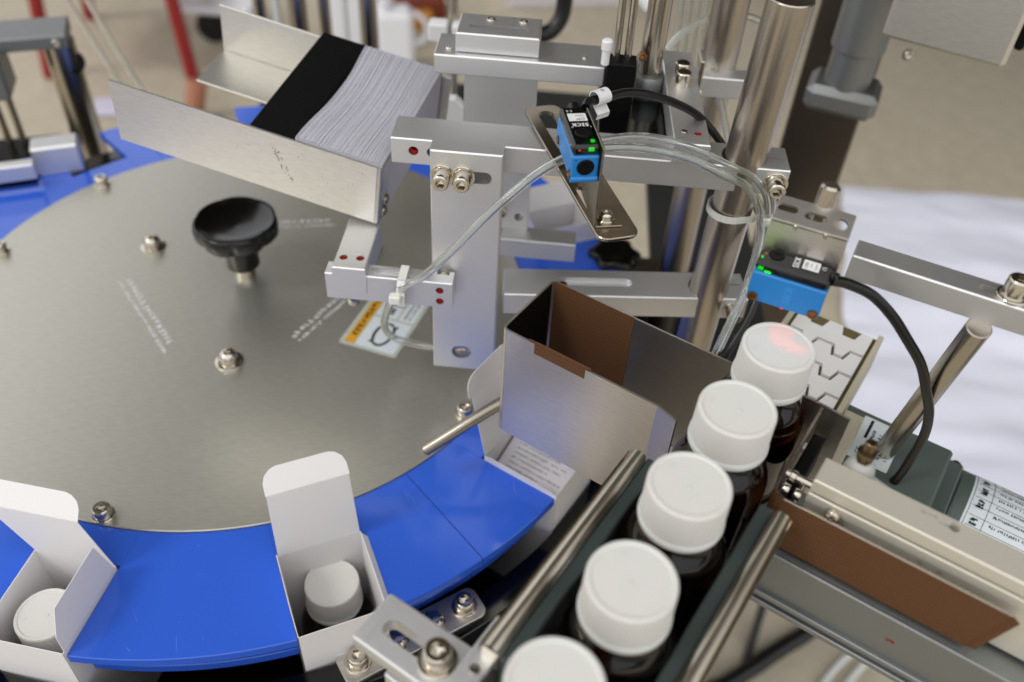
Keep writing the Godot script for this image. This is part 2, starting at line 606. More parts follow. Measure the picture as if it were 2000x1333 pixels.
	mat("led_red", Color(0.9, 0.05, 0.05), 0.4, 0.0, {"emission_enabled": true, "emission": Color(1.0, 0.03, 0.03), "emission_energy_multiplier": 1.5})
	# woven glass cloth with a brown coat: a twill of 0.5 mm threads
	var weave := Image.create(128, 128, false, Image.FORMAT_RGB8)
	var relief := Image.create(128, 128, false, Image.FORMAT_RGB8)
	for y in 128:
		for x in 128:
			var over := ((x / 8) + (y / 8)) % 2 == 0
			var f := absf((x % 8 if not over else y % 8) - 3.5) / 3.5
			var h := (1.0 - f * f) * (1.0 if over else 0.8)
			var warp := 0.9 + 0.1 * sin(x / 8 * 2.4) if not over else 0.92 + 0.08 * sin(y / 8 * 1.7)
			weave.set_pixel(x, y, Color(0.58, 0.425, 0.30) * warp if over else Color(0.45, 0.315, 0.21) * warp)
			relief.set_pixel(x, y, Color(h, h, h))
	relief.bump_map_to_normal_map(4.0)
	var bumps := ImageTexture.create_from_image(relief)
	for a in [["ptfe", Color(0.84, 0.81, 0.78), 110.0]]:
		var m := mat(a[0], a[1], 0.55)
		m.metallic_specular = 0.25
		m.albedo_texture = ImageTexture.create_from_image(weave)
		m.normal_enabled = true
		m.normal_texture = bumps
		m.normal_scale = 0.6
		tri_map(m, Vector3.ONE * a[2])
	var floor_mat := mat("concrete", Color(0.75, 0.71, 0.635), 0.75)
	floor_mat.albedo_texture = noise_tex(0.02, 5, Color(0.92, 0.915, 0.90), Color(1, 1, 1), 1024, FastNoiseLite.TYPE_SIMPLEX_SMOOTH, 12)
	tri_map(floor_mat, Vector3(0.7, 0.7, 0.7))
	floor_mat.uv1_world_triplanar = true
	mat("plaster", Color(0.62, 0.60, 0.56), 0.9)
	mat("roof", Color(0.36, 0.35, 0.33), 0.9)
	mat("cloth", Color(0.90, 0.905, 0.96), 0.7)


func normal_of(freq: float, strength: float, seed_: int) -> NoiseTexture2D:
	var t := noise_tex(freq, 2, Color.BLACK, Color.WHITE, 256, FastNoiseLite.TYPE_SIMPLEX, seed_)
	t.as_normal_map = true
	t.bump_strength = strength * 8.0
	return t


# letters as thin raised print, height in millimetres, centred at a point
func print_text(words: String, height: float, parent: Node3D, at: Vector3, right: Vector3, up: Vector3, ink: String, called := "lettering", bold := false) -> void:
	var f := SystemFont.new()
	f.font_names = PackedStringArray(["Droid Sans"])
	f.font_weight = 700 if bold else 400
	var tm := TextMesh.new()
	tm.text = words
	tm.font = f
	tm.font_size = 48
	tm.pixel_size = 0.01
	var k := height * MM / 0.345
	tm.depth = 0.00006 / k
	tm.curve_step = 2.0
	var o := part(called, tm, M[ink], parent, at)
	o.basis = Basis(right.normalized() * k, up.normalized() * k, right.cross(up).normalized() * k)


# lines of print too small or too blurred to read: short strokes in rows, in the x-y plane of t
func strokes(g: Geo, t: Transform3D, w: float, h: float, dense := 4, thin := 0.16, latin := false) -> void:
	var x := 0.0
	while x < w - h * 0.5:
		var cw := h * (0.55 if latin else 0.95) * rng.randf_range(0.85, 1.1)
		if latin and rng.randf() < 0.14:
			x += cw
			continue
		for k in dense:
			var vert := rng.randf() < 0.5
			var a := x + rng.randf_range(0.05, 0.7) * cw
			var b := rng.randf_range(-0.5, 0.3) * h
			var s := Vector3(h * thin, h * rng.randf_range(0.45, 0.9), 0.05) if vert else Vector3(cw * rng.randf_range(0.45, 0.85), h * thin, 0.05)
			g.box(Vector3(minf(a, x + cw - s.x) + s.x * 0.5, clampf(b + s.y * 0.5, -h * 0.5 + s.y * 0.5, h * 0.5 - s.y * 0.5), 0.02 * k), s, 0.0, t)
		x += cw * 1.12


# ------------------------------------------------------------------ the hall
func hall() -> void:
	var g := Geo.new()
	g.box(Vector3(0, -860, -2000), Vector3(24000, 20, 24000), 0.0)
	setting("floor", g, M.concrete)
	g = Geo.new()
	g.box(Vector3(2500, 3600, -4500), Vector3(10000, 120, 9000), 0.0)
	setting("hall_roof", g, M.roof)
	g = Geo.new()
	g.box(Vector3(2500, 1350, -9100), Vector3(10000, 4440, 150), 0.0)
	setting("hall_back_wall", g, M.plaster)
	g = Geo.new()
	g.box(Vector3(7580, 1350, -4500), Vector3(150, 4440, 9000), 0.0)
	setting("hall_side_wall", g, M.plaster)


# ------------------------------------------------------------------ the turntable
const STATIONS := [28.5, 62.8, 96.0, 129.0, 162.0, 187.0, 221.0, 246.0, 290.0, 330.0]


func wedge(g: Geo, r0: float, r1: float, i0: float, i1: float, o0: float, o1: float, y0: float, y1: float, bev := 0.5) -> void:
	var k := maxi(3, int(ceil((o1 - o0) / 1.5)))
	var yu := Vector3(0, y1, 0)
	var yb := Vector3(0, y1 - bev, 0)
	var yl := Vector3(0, y0, 0)
	for i in k:
		var q := []
		for s: float in [float(i) / k, float(i + 1) / k]:
			var ai := deg_to_rad(lerpf(i0, i1, s))
			var ao := deg_to_rad(lerpf(o0, o1, s))
			q.append([Vector3(cos(ai), 0, sin(ai)), Vector3(cos(ao), 0, sin(ao))])
		var a: Vector3 = q[0][0]
		var b: Vector3 = q[1][0]
		var c: Vector3 = q[1][1]
		var d: Vector3 = q[0][1]
		g.tri(a * r0 + yu, b * r0 + yu, c * (r1 - bev) + yu, Vector3.UP, Vector3.UP, Vector3.UP)
		g.tri(a * r0 + yu, c * (r1 - bev) + yu, d * (r1 - bev) + yu, Vector3.UP, Vector3.UP, Vector3.UP)
		g.quad(a * r0 + yl, b * r0 + yl, c * r1 + yl, d * r1 + yl, Vector3.DOWN)
		g.tri(d * r1 + yl, c * r1 + yl, c * r1 + yb, d, c, c)
		g.tri(d * r1 + yl, c * r1 + yb, d * r1 + yb, d, c, d)
		var nd := (d + Vector3.UP).normalized()
		var nc := (c + Vector3.UP).normalized()
		g.tri(d * r1 + yb, c * r1 + yb, c * (r1 - bev) + yu, nd, nc, nc)
		g.tri(d * r1 + yb, c * (r1 - bev) + yu, d * (r1 - bev) + yu, nd, nc, nd)
		g.quad(a * r0 + yl, b * r0 + yl, b * r0 + yu, a * r0 + yu, -a)
		if i == 0:
			g.quad(a * r0 + yl, d * r1 + yl, d * (r1 - bev) + yu, a * r0 + yu, d - c)
		if i == k - 1:
			g.quad(b * r0 + yl, c * r1 + yl, c * (r1 - bev) + yu, b * r0 + yu, c - d)


func turntable() -> void:
	var t := thing("turntable", "large round grey steel indexing table with a blue plastic rim and black star knob", "turntable")
	var g := Geo.new()
	g.lathe([Vector2(0, -4), Vector2(198.5, -4), Vector2(199, -3.5), Vector2(199, -0.5), Vector2(198.5, 0), Vector2(150, 0), Vector2(100, 0), Vector2(50, 0), Vector2(0, 0)], 180)
	part("disc", g, M.plate_disc, t)
	# blue rim between the carton pockets, in an upper and a lower layer
	var w := 23.6
	for i in STATIONS.size():
		var a: float = STATIONS[i]
		var b: float = STATIONS[(i + 1) % STATIONS.size()]
		if b < a:
			b += 360.0
		for layer in [[199.4, 273.0, -7.0, -1.2], [212.0, 263.0, -33.0, -27.0]]:
			var r0: float = layer[0]
			var r1: float = layer[1]
			var i0 := a + rad_to_deg(asin(w / r0))
			var i1 := b - rad_to_deg(asin(w / r0))
			var o0 := a + rad_to_deg(asin(w / r1))
			var o1 := b - rad_to_deg(asin(w / r1))
			var pieces := [[i0, i1, o0, o1]]
			if i % 2 == 0:
				var m := (a + b) * 0.5
				pieces = [[i0, m - 0.06, o0, m - 0.06], [m + 0.06, i1, m + 0.06, o1]]
			for p in pieces:
				g = Geo.new()
				wedge(g, r0, r1, p[0], p[1], p[2], p[3], layer[2], layer[3])
				part("rim_segment" if layer[3] > -10.0 else "lower_rim_segment", g, M.blue, t)
		var hw := rad_to_deg(asin((w - 0.1) / 199.4))
		var ho := rad_to_deg(asin((w - 0.1) / 221.0))
		g = Geo.new()
		wedge(g, 199.4, 221.0, a - hw, a + hw, a - ho, a + ho, -7.0, -1.25, 0.3)
		part("pocket_back", g, M.blue, t)
	g = Geo.new()
	g.lathe([Vector2(60, -40), Vector2(211, -40), Vector2(211, -4.2), Vector2(60, -4.2)], 96)
	part("hub_drum", g, M.black, t)
	# dome nuts and screws on the disc
	g = Geo.new()
	g.lathe([Vector2(9, 0), Vector2(9, 0.9), Vector2(8.4, 1.2), Vector2(6, 1.2)], 28)
	g.lathe([Vector2(6.4, 1.2), Vector2(6.6, 4.4), Vector2(6.0, 6.6), Vector2(4.6, 8.4), Vector2(2.9, 9.2), Vector2(2.2, 9.2), Vector2(1.9, 7.4), Vector2(0, 7.2)], 6)
	var dome := g.mesh()
	for p in [Vector3(9.8, 0, 66), Vector3(-83, 0, -45), Vector3(76, 0, -66)]:
		screw(dome, t, p, Vector3.UP, "dome_nut")
	for p in [Vector3(-20.7, 0, 192), Vector3(-153, 0, -118), Vector3(168, 0, 92), Vector3(-189, 0, -24)]:
		screw(socket_screw(5.0, 5.0, 6.2), t, p, Vector3.UP, "rim_screw")
	g = Geo.new()
	for i in 46:
		var a := deg_to_rad(rng.randf_range(34, 92))
		var rr := rng.randf_range(206, 268)
		var l := rng.randf_range(0.4, 1.0) if rng.randf() < 0.7 else rng.randf_range(3.0, 9.0)
		if absf(rad_to_deg(a) - 62.8) < 8.0:
			continue
		g.box(Vector3.ZERO, Vector3(l, 0.02, rng.randf_range(0.08, 0.2)), 0.0, Transform3D(Basis(Vector3.UP, rng.randf() * TAU), Vector3(rr * cos(a), -1.18, rr * sin(a))))
	part("scuffs", g, M.scuff_blue, t)
	# star knob: lobed bowl on a stem, on a steel nut
	var k := Node3D.new()
	k.name = "star_knob"
	t.add_child(k)
	k.position = Vector3(-6.5, 0, -23.0) * MM
	g = Geo.new()
	g.lathe([Vector2(0, 0), Vector2(7.6, 0), Vector2(7.6, 8.4), Vector2(6.8, 9.2), Vector2(0, 9.2)], 6)
	part("nut", g, M.chrome, k)
	g = Geo.new()
	g.lathe([Vector2(11, 9.4), Vector2(11.6, 10.2), Vector2(11.2, 24), Vector2(13, 30)], 32)
	var lobes := 7
	var rows := [[11.5, 32.0, 0.0], [20.0, 32.6, 1.0], [24.6, 34.5, 2.6], [27.6, 38.5, 2.9], [28.4, 43.4, 2.2], [28.4, 46.5, 1.2], [27.8, 48.2, 0.9], [26.4, 48.9, 0.7], [25.0, 48.0, 0.5], [20.5, 46.0, 0.0], [12.0, 44.2, 0.0], [0.01, 43.8, 0.0]]
	var ring := []
	for r in rows:
		var c := []
		for j in 112:
			var f := TAU * j / 112
			var lobe := pow(absf(cos(f * lobes * 0.5)), 0.6) - 0.62
			var rr: float = r[0] + r[2] * lobe * 1.25
			c.append(Vector3(rr * cos(f), r[1], rr * sin(f)))
		ring.append(c)
	smooth_rings(g, ring)
	part("bowl", g, M.knob, k)
	# printing round the knob, in rows of small characters
	for row in [[Vector3(-87, 0.12, -6), Vector3(59, 0, 67), 88.0, true], [Vector3(44, 0.12, 38.5), Vector3(21, 0, -44), 56.0, true], [Vector3(-8, 0.12, -86), Vector3(40, 0, -9), 52.0, true]]:
		var d: Vector3 = row[1].normalized()
		var up := Vector3.UP.cross(d)
		g = Geo.new()
		strokes(g, Transform3D(Basis(d, up, Vector3.UP), row[0]), row[2] * 0.92, 4.6, 5, 0.13)
		strokes(g, Transform3D(Basis(d, up, Vector3.UP), row[0] - up * 6.2), row[2], 3.0, 3, 0.2, true)
		part("printed_lettering", g, M.white_print, t)
	# rotation warning sticker
	var s := Node3D.new()
	s.name = "warning_sticker"
	t.add_child(s)
	var sx := Vector3(39.5, 0, 10.5).normalized()
	var sy := Vector3(16, 0, -44).normalized()
	sy = (sy - sx * sx.dot(sy)).normalized()
	var bt := Transform3D(Basis(sx, sy, sx.cross(sy)), Vector3(75.5, 0.05, 38.5))
	g = Geo.new()
	g.plate(rect(0, 0, 42, 66, 2.0), [], 0.0, 0.12, 0.0, bt)
	part("border", g, M.sticker_edge, s)
	g = Geo.new()
	g.plate(rect(11, 2.5, 39.5, 33, 1.0), [], 0.13, 0.2, 0.0, bt)
	g.plate(rect(11, 35, 26.5, 63, 0.5), [], 0.13, 0.2, 0.0, bt)
	g.plate(rect(28, 35, 39.5, 63, 1.5), [], 0.13, 0.2, 0.0, bt)
	part("panel", g, M.sticker, s)
	g = Geo.new()
	g.plate(rect(3.2, 2.5, 10.2, 63, 0.4), [], 0.13, 0.2, 0.0, bt)
	part("yellow_band", g, M.yellow, s)
	g = Geo.new()
	for j in 30:
		if j == 4 or j == 19:
			continue
		var f0 := TAU * j / 30
		var f1 := TAU * (j + 1) / 30
		var q := []
		for c in [[f0, 7.2, 12.2], [f1, 7.2, 12.2], [f1, 5.1, 10.1], [f0, 5.1, 10.1]]:
			q.append(bt * Vector3(25 + c[1] * cos(c[0]), 18 + c[2] * sin(c[0]), 0.24))
		g.quad(q[0], q[1], q[2], q[3], Vector3.UP)
	for c in [[25 + 5.0, 27.5, 1], [25 - 5.0, 8.5, -1]]:
		g.flat(bt * Vector3(c[0] - 2.4, c[1], 0.26), bt * Vector3(c[0] + 2.4, c[1] + 1.0 * c[2], 0.26), bt * Vector3(c[0] + 0.4, c[1] - 3.4 * c[2], 0.26), Vector3.UP)
	for c in [[14.5, 38.5], [14.5, 48.0]]:
		for j in 4:
			g.plate(rect(c[0], c[1] + j * 1.9, c[0] + 8.0, c[1] + j * 1.9 + 1.0), [], 0.21, 0.25, 0.0, bt)
			g.plate(rect(c[0] + 0.6 + j * 2.0, c[1], c[0] + 1.6 + j * 2.0, c[1] + 6.8), [], 0.215, 0.26, 0.0, bt)
	strokes(g, bt * Transform3D(Basis(Vector3(0, 1, 0), Vector3(-1, 0, 0), Vector3(0, 0, 1)), Vector3(6.7, 10, 0.24)), 50.0, 4.2, 6, 0.16)
	strokes(g, bt * Transform3D(Basis(Vector3(0, 1, 0), Vector3(-1, 0, 0), Vector3(0, 0, 1)), Vector3(32, 37, 0.24)), 25.0, 1.8, 3, 0.22, true)
	strokes(g, bt * Transform3D(Basis(Vector3(0, 1, 0), Vector3(-1, 0, 0), Vector3(0, 0, 1)), Vector3(35.5, 37, 0.24)), 25.0, 1.8, 3, 0.22, true)
	part("symbols", g, M.ink, s)


# skin a stack of closed rings with smooth normals
func smooth_rings(g: Geo, ring: Array) -> void:
	var rows := ring.size()
	var k: int = ring[0].size()
	var nn := []
	for i in rows:
		var c := []
		for j in k:
			var a: Vector3 = ring[i][(j + 1) % k] - ring[i][(j + k - 1) % k]
			var b: Vector3 = ring[mini(i + 1, rows - 1)][j] - ring[maxi(i - 1, 0)][j]
			c.append(b.cross(a).normalized() if a.length() > 0.001 else Vector3.UP)
		nn.append(c)
	for i in rows - 1:
		for j in k:
			var l := (j + 1) % k
			g.tri(ring[i][j], ring[i][l], ring[i + 1][l], nn[i][j], nn[i][l], nn[i + 1][l])
			g.tri(ring[i][j], ring[i + 1][l], ring[i + 1][j], nn[i][j], nn[i + 1][l], nn[i + 1][j])


func base() -> void:
	var g := Geo.new()
	g.sector(274.6, 291.0, 0.0, 360.0, -112.0, -32.0, 0.6)
	solo("base_ring", "glossy black fixed ring around the outside of the blue turntable rim", "machine base", g, M.black_gloss)
	g = Geo.new()
	g.lathe([Vector2(0, -113), Vector2(289, -113), Vector2(289, -112.2), Vector2(0, -112.2)], 96)
	solo("channel_floor", "black plate under the cartons, below the blue rim", "machine base", g, M.black)
	var t := thing("machine_table", "dark painted machine table beyond the black ring, carrying the posts", "table", Vector3(0, -70, 0))
	g = Geo.new()
	g.sector(291.6, 345.0, -110.0, 20.0, -8.0, 0.0, 0.6)
	g.sector(291.6, 330.0, 20.0, 128.0, -8.0, 0.0, 0.6)
	part("table_rim", g, M.table, t)
	g = Geo.new()
	g.box(Vector3(350, -4.6, -90), Vector3(94, 8, 440), 0.6)
	part("table_side", g, M.table, t)
	g = Geo.new()
	g.box(Vector3(100, -5.4, -405), Vector3(430, 8, 140), 0.6)
	part("table_back", g, M.table, t)
	# link plate that joins two pieces of the ring
	t = thing("link_plate", "stainless steel link plate with four screws on the black ring, beside the slotted bracket", "plate", Vector3(0, -31.8, 0))
	g = Geo.new()
	var d := Vector3(-51.6, 0, 38).normalized()
	var up := Vector3(d.z, 0, -d.x)
	var pt := Transform3D(Basis(d, up, d.cross(up)), Vector3(182.5, 0, 209))
	if pt.basis.z.y < 0.0:
		pt = Transform3D(Basis(d, -up, d.cross(-up)), Vector3(182.5, 0, 209))
	g.plate(rect(-10, -10, 74, 10, 5.0), [], 0.0, 3.0, 0.3, pt)
	part("plate", g, M.steel_x, t)
	for c in [Vector2(0, 0), Vector2(64, 0)]:
		screw(socket_screw(5.4, 5.5, 7.2), t, pt * Vector3(c.x, c.y, 3.0), Vector3.UP, "socket_screw")
	g = Geo.new()
	g.lathe([Vector2(7, 0), Vector2(7, 1.2), Vector2(5.8, 1.3), Vector2(5.8, 6), Vector2(4.6, 7.2), Vector2(0, 7.4)], 6)
	var hex := g.mesh()
	for c in [Vector2(20, 1), Vector2(42, 1)]:
		screw(hex, t, pt * Vector3(c.x, c.y, 3.0), Vector3.UP, "hexagon_screw")


# ------------------------------------------------------------------ cartons and bottles
func flap(parent: Node3D, called: String, o: PackedVector2Array, at: Vector3, right: Vector3, along: Vector3, m := "board") -> MeshInstance3D:
	var g := Geo.new()
	var x := right.normalized()
	var y := (along - x * along.dot(x)).normalized()
	g.plate(o, [], -0.22, 0.22, 0.08, Transform3D(Basis(x, y, x.cross(y)), at))
	return part(called, g, M[m], parent)


func carton(a: float, label: String, lid_dir: Vector3, tuck_dir: Vector3, left: Array, right: Array, rise := 0.0, skew := 0.0, lid := 45.0) -> Node3D:
	var r := deg_to_rad(a)
	var t := thing("carton", label, "carton", Vector3(247.6 * cos(r), -112, 247.6 * sin(r)), 90.0 - a, "open white cartons in the turntable pockets")
	var g := Geo.new()
	g.bent([Vector2(-22.8, -25.2), Vector2(22.8, -25.2), Vector2(22.8, 25.2), Vector2(-22.8, 25.2), Vector2(-22.8, -25.2)], 0.3, 114.0 + rise, 0.45)
	part("wall", g, M.board, t)
	var top := 114.0 + rise
	flap(t, "lid", PackedVector2Array([Vector2(-22.4, 0), Vector2(22.4, 0), Vector2(21.4 + skew, lid), Vector2(-21.4 + skew * 2.0, lid)]), Vector3(0, top, -25.2), Vector3.RIGHT, lid_dir)
	var l := lid_dir.normalized() * (lid + 0.2) + Vector3(skew, 0, 0)
	var tk := flap(t, "tuck_flap", PackedVector2Array([Vector2(-21.8 + skew, 0), Vector2(21.8, 0), Vector2(21.6, 6.5), Vector2(20.2, 10.2), Vector2(17.0, 13.0), Vector2(13.5, 14.0), Vector2(-13.5 + skew, 14.0), Vector2(-17.0 + skew, 13.0), Vector2(-20.2 + skew, 10.2), Vector2(-21.6 + skew, 6.5)]), Vector3(0, top, -25.2) + l, Vector3.RIGHT, tuck_dir)
	tk.name = "tuck_flap"
	for s in [[left, -1.0], [right, 1.0]]:
		if s[0].is_empty():
			continue
		var len_: float = s[0][1]
		flap(t, "dust_flap", PackedVector2Array([Vector2(-24, 0), Vector2(24, 0), Vector2(23, len_ * 0.45), Vector2(15, len_), Vector2(-20, len_)]), Vector3(22.8 * s[1], top, 0), Vector3(0, 0, 1), s[0][0])
	return t


func make_bottle(called: String, label: String, at: Vector3, turn: float, group: String) -> Node3D:
	var t := thing(called, label, "bottle", at, turn, group)
	if not cache.has("bottle"):
		var g := Geo.new()
		g.lathe([Vector2(0, 0.6), Vector2(16.5, 0.2), Vector2(18.6, 0.8), Vector2(20.0, 2.4), Vector2(20.3, 4.6), Vector2(20.3, 53), Vector2(20.0, 56), Vector2(19.0, 59.5), Vector2(17.2, 63), Vector2(15.2, 66), Vector2(13.6, 68.5), Vector2(12.8, 71), Vector2(12.6, 74), Vector2(12.6, 88), Vector2(0, 88)], 56)
		cache["bottle"] = g.mesh()
		g = Geo.new()
		g.lathe([Vector2(0, 2.0), Vector2(15.8, 2.0), Vector2(18.2, 3.4), Vector2(19.0, 5.4), Vector2(19.0, 50), Vector2(18.6, 51), Vector2(0, 51)], 56)
		cache["liquid"] = g.mesh()
		g = Geo.new()
		g.lathe([Vector2(12.6, 72.2), Vector2(15.3, 72.2), Vector2(15.8, 72.5), Vector2(15.95, 73.4), Vector2(15.85, 75.0), Vector2(15.4, 75.8)], 72)
		g.lathe([Vector2(15.4, 75.8), Vector2(15.12, 90.4)], 72, Transform3D(), 90, 0.16, 70.0, 91.0)
		g.lathe([Vector2(15.12, 90.4), Vector2(15.0, 91.2), Vector2(14.6, 91.7), Vector2(13.7, 91.8), Vector2(13.3, 91.65), Vector2(13.0, 91.2), Vector2(0, 91.15)], 72)
		cache["cap"] = g.mesh()
		g = Geo.new()
		g.lathe([Vector2(1.2, 0), Vector2(1.0, 0.18), Vector2(0, 0.2)], 12)
		cache["gate"] = g.mesh()
		var mk := Geo.new()
		mk.flat(Vector3(-1.2, 0.12, 1.0), Vector3(1.2, 0.12, 1.0), Vector3(0, 0.12, -1.4), Vector3.UP)
		mk.quad(Vector3(-1.2, 0, 1.0), Vector3(1.2, 0, 1.0), Vector3(1.2, 0.12, 1.0), Vector3(-1.2, 0.12, 1.0), Vector3(0, 0, 1))
		mk.quad(Vector3(1.2, 0, 1.0), Vector3(0, 0, -1.4), Vector3(0, 0.12, -1.4), Vector3(1.2, 0.12, 1.0), Vector3(1, 0, 0))
		mk.quad(Vector3(-1.2, 0, 1.0), Vector3(0, 0, -1.4), Vector3(0, 0.12, -1.4), Vector3(-1.2, 0.12, 1.0), Vector3(-1, 0, 0))
		cache["mark"] = mk.mesh()
	part("glass", cache["bottle"], M.amber, t)
	part("syrup", cache["liquid"], M.liquid, t)
	var c := part("screw_cap", cache["cap"], M.cap, t)
	part("moulding_mark", cache["mark"], M.cap, c, Vector3(-9.5, 91.22, -4), Vector3(0, 20, 0))
	part("gate_mark", cache["gate"], M.cap, c, Vector3(0.5, 91.2, 1.0))
	return t


func cartons() -> void:
	carton(62.8, "open white carton holding a bottle in front of the turntable, lid leaning back", Vector3(0, 0.99, -0.12), Vector3(0, 0.62, -0.78), [Vector3(-0.05, 1, 0), 9.0], [Vector3(0.55, -0.6, 0), 16.0])
	carton(96.0, "white carton with an upright side flap at the lower left corner, bottle inside", Vector3(0, 1.0, 0.0), Vector3(0, 0.78, -0.62), [], [Vector3(-0.12, 1, 0), 24.0], 0.0, -9.0, 36.0)
	carton(28.6, "white carton under the steel chute with a printed leaflet inside", Vector3(-0.05, 0.96, -0.25), Vector3(0, 0.97, -0.2), [Vector3(-0.5, 0.8, 0), 9.0], [Vector3(0.6, 0.6, 0), 14.0])
	carton(-28.0, "white carton at the back of the turntable below the crossbar, flaps open", Vector3(0, 0.9, -0.4), Vector3(0, 0.95, -0.3), [Vector3(-0.3, 1, 0), 20.0], [Vector3(0.3, 1, 0), 20.0])
	make_bottle("bottle", "white capped amber bottle standing in the carton with the leaning lid", Vector3(108.6, -111.4, 207.5), 0, "bottles in cartons")
	make_bottle("bottle", "white capped amber bottle in the carton at the lower left corner", Vector3(-28.2, -97.5, 250.0), 40, "bottles in cartons")
	# the leaflet in the third carton
	var t := thing("leaflet", "folded white leaflet with grey lines of print standing in the carton under the chute", "leaflet", Vector3(217.4, -14, 118.5), 90.0 - 28.6)
	var g := Geo.new()
	var lt := Transform3D(Basis(Vector3(0, 0, 1), Vector3(0.94, 0.342, 0), Vector3(0, 0, 1).cross(Vector3(0.94, 0.342, 0))), Vector3(0, 3, 0))
	g.plate(rect(-23.5, -18, 24.0, 21), [], -0.5, 0.5, 0.1, lt)
	part("sheet", g, M.paper, t)
	g = Geo.new()
	for k in 9:
		strokes(g, lt * Transform3D(Basis(Vector3(1, 0, 0), Vector3(0, 1, 0), Vector3(0, 0, 1)), Vector3(-18, 17 - k * 3.4, 0.55)), rng.randf_range(22.0, 38.0), 1.3, 2, 0.25, true)
	part("print", g, M.ink_grey, t)


# ------------------------------------------------------------------ the conveyor (x across, z towards its infeed)
const CV := Vector3(267.4, 0, 268.7)
const CT := -29.5


func cv(p: Vector3) -> Vector3:
	return CV + Basis(Vector3.UP, deg_to_rad(CT)) * p


func conveyor() -> void:
	var where := ["nearest the camera, cut by the bottom edge", "second from the camera in the row on the conveyor", "third in the row, beside the left rail end", "fourth in the row, with a faint hooked mark on its cap", "at the far end, red light spot on its cap"]
	var z := [89.0, 45.5, 0.0, -44.2, -86.5]
	var x := [0.2, 1.8, 0.0, -1.3, -1.6]
	for i in 5:
		make_bottle("bottle", "white capped amber bottle " + where[i], cv(Vector3(x[i], 80, z[i])), CT + [10, -25, 0, 35, 60][i], "bottles queued on the conveyor")
	# guide rails
	for s in [[-1.0, "left conveyor guide rail, dark plastic with rounded steel back, between chute and bracket", -26.0, 78.0], [1.0, "right conveyor guide rail, dark plastic with rounded steel back, beside the brown pusher", -32.0, 190.0]]:
		var t := thing("guide_rail", s[1], "guide rail", cv(Vector3(0, 140, 0)), CT, "conveyor guide rails")
		var l0: float = s[2]
		var l1: float = s[3]
		var g := Geo.new()
		g.box(Vector3(s[0] * 23.2, -27.0, (l0 + l1) * 0.5 - 1.0), Vector3(5.6, 54.0, l1 - l0 + 2.0), 0.6)
		part("plastic_strip", g, M.dark_plastic, t)
		g = Geo.new()
		var prof := []
		for k in 13:
			var f := PI * k / 12
			prof.append(Vector2(26.1 + 3.4 - 3.4 * cos(f), 1.0 + 2.4 * sin(f)))
		prof.append(Vector2(32.9, -2.0))
		prof.append(Vector2(33.8, -2.0))
		prof.append(Vector2(33.8, 1.2))
		for k in range(prof.size() - 1):
			var a: Vector2 = prof[k]
			var b: Vector2 = prof[k + 1]
			var na := Vector3((a.x - 29.5) * s[0], a.y - 0.6, 0).normalized()
			var nb := Vector3((b.x - 29.5) * s[0], b.y - 0.6, 0).normalized()
			if k >= 12:
				var e := (b - a)
				na = Vector3(e.y * s[0], -e.x, 0).normalized()
				na = na if na.x * s[0] + na.y > 0 else -na
				nb = na
			g.tri(Vector3(a.x * s[0], a.y, l0), Vector3(b.x * s[0], b.y, l0), Vector3(b.x * s[0], b.y, l1), na, nb, nb)
			g.tri(Vector3(a.x * s[0], a.y, l0), Vector3(b.x * s[0], b.y, l1), Vector3(a.x * s[0], a.y, l1), na, nb, na)
			g.flat(Vector3(29.3 * s[0], -1, l0), Vector3(a.x * s[0], a.y, l0), Vector3(b.x * s[0], b.y, l0), Vector3(0, 0, -1))
		g.box(Vector3(s[0] * 29.6, -4.5, (l0 + l1) * 0.5), Vector3(7.0, 10.0, l1 - l0), 0.3)
		part("steel_back", g, M.steel_rail, t)
	# belt of white links over a pale beam
	var t := thing("conveyor_belt", "white plastic link belt with toothed joints, behind the bottle at the far end", "conveyor", cv(Vector3(0, 80, 0)), CT)
	var g := Geo.new()
	g.box(Vector3(0, -3.4, -20), Vector3(47, 2.0, 430), 0.2)
	part("belt_underside", g, M.chain_gap, t)
	var link := PackedVector2Array([Vector2(-21.5, 0), Vector2(-15.0, 0), Vector2(-13.0, 8.0), Vector2(-6.0, 8.0), Vector2(-4.0, 0), Vector2(4.0, 0), Vector2(6.0, 8.0), Vector2(13.0, 8.0), Vector2(15.0, 0), Vector2(21.5, 0), Vector2(21.5, 17.7), Vector2(13.8, 17.7), Vector2(11.8, 25.5), Vector2(7.2, 25.5), Vector2(5.2, 17.7), Vector2(-5.2, 17.7), Vector2(-7.2, 25.5), Vector2(-11.8, 25.5), Vector2(-13.8, 17.7), Vector2(-21.5, 17.7)])
	g = Geo.new()
	var ids := Geometry2D.triangulate_polygon(link)
	for i in range(0, ids.size(), 3):
		g.flat(Vector3(link[ids[i]].x, 0, link[ids[i]].y), Vector3(link[ids[i + 1]].x, 0, link[ids[i + 1]].y), Vector3(link[ids[i + 2]].x, 0, link[ids[i + 2]].y), Vector3.UP)
	for i in link.size():
		var a := link[i]
		var b := link[(i + 1) % link.size()]
		g.quad(Vector3(a.x, 0, a.y), Vector3(b.x, 0, b.y), Vector3(b.x, -2.4, b.y), Vector3(a.x, -2.4, a.y), Vector3((a - b).y, 0, (b - a).x) * -1.0)
	var lm := g.mesh()
	for k in 21:
		part("belt_link", lm, M.chain_white, t, Vector3(0, 0, 168.0 - k * 20.0))
	for s in [-1.0, 1.0]:
		g = Geo.new()
		g.box(Vector3(s * 25.0, -12, -20), Vector3(3.0, 26, 432), 0.4)
		part("side_beam", g, M.beige_paint, t)
	g = Geo.new()
	g.box(Vector3(32, -16, -150), Vector3(10.5, 26, 44), 0.5)
	part("beam_cover", g, M.beige_paint, t)
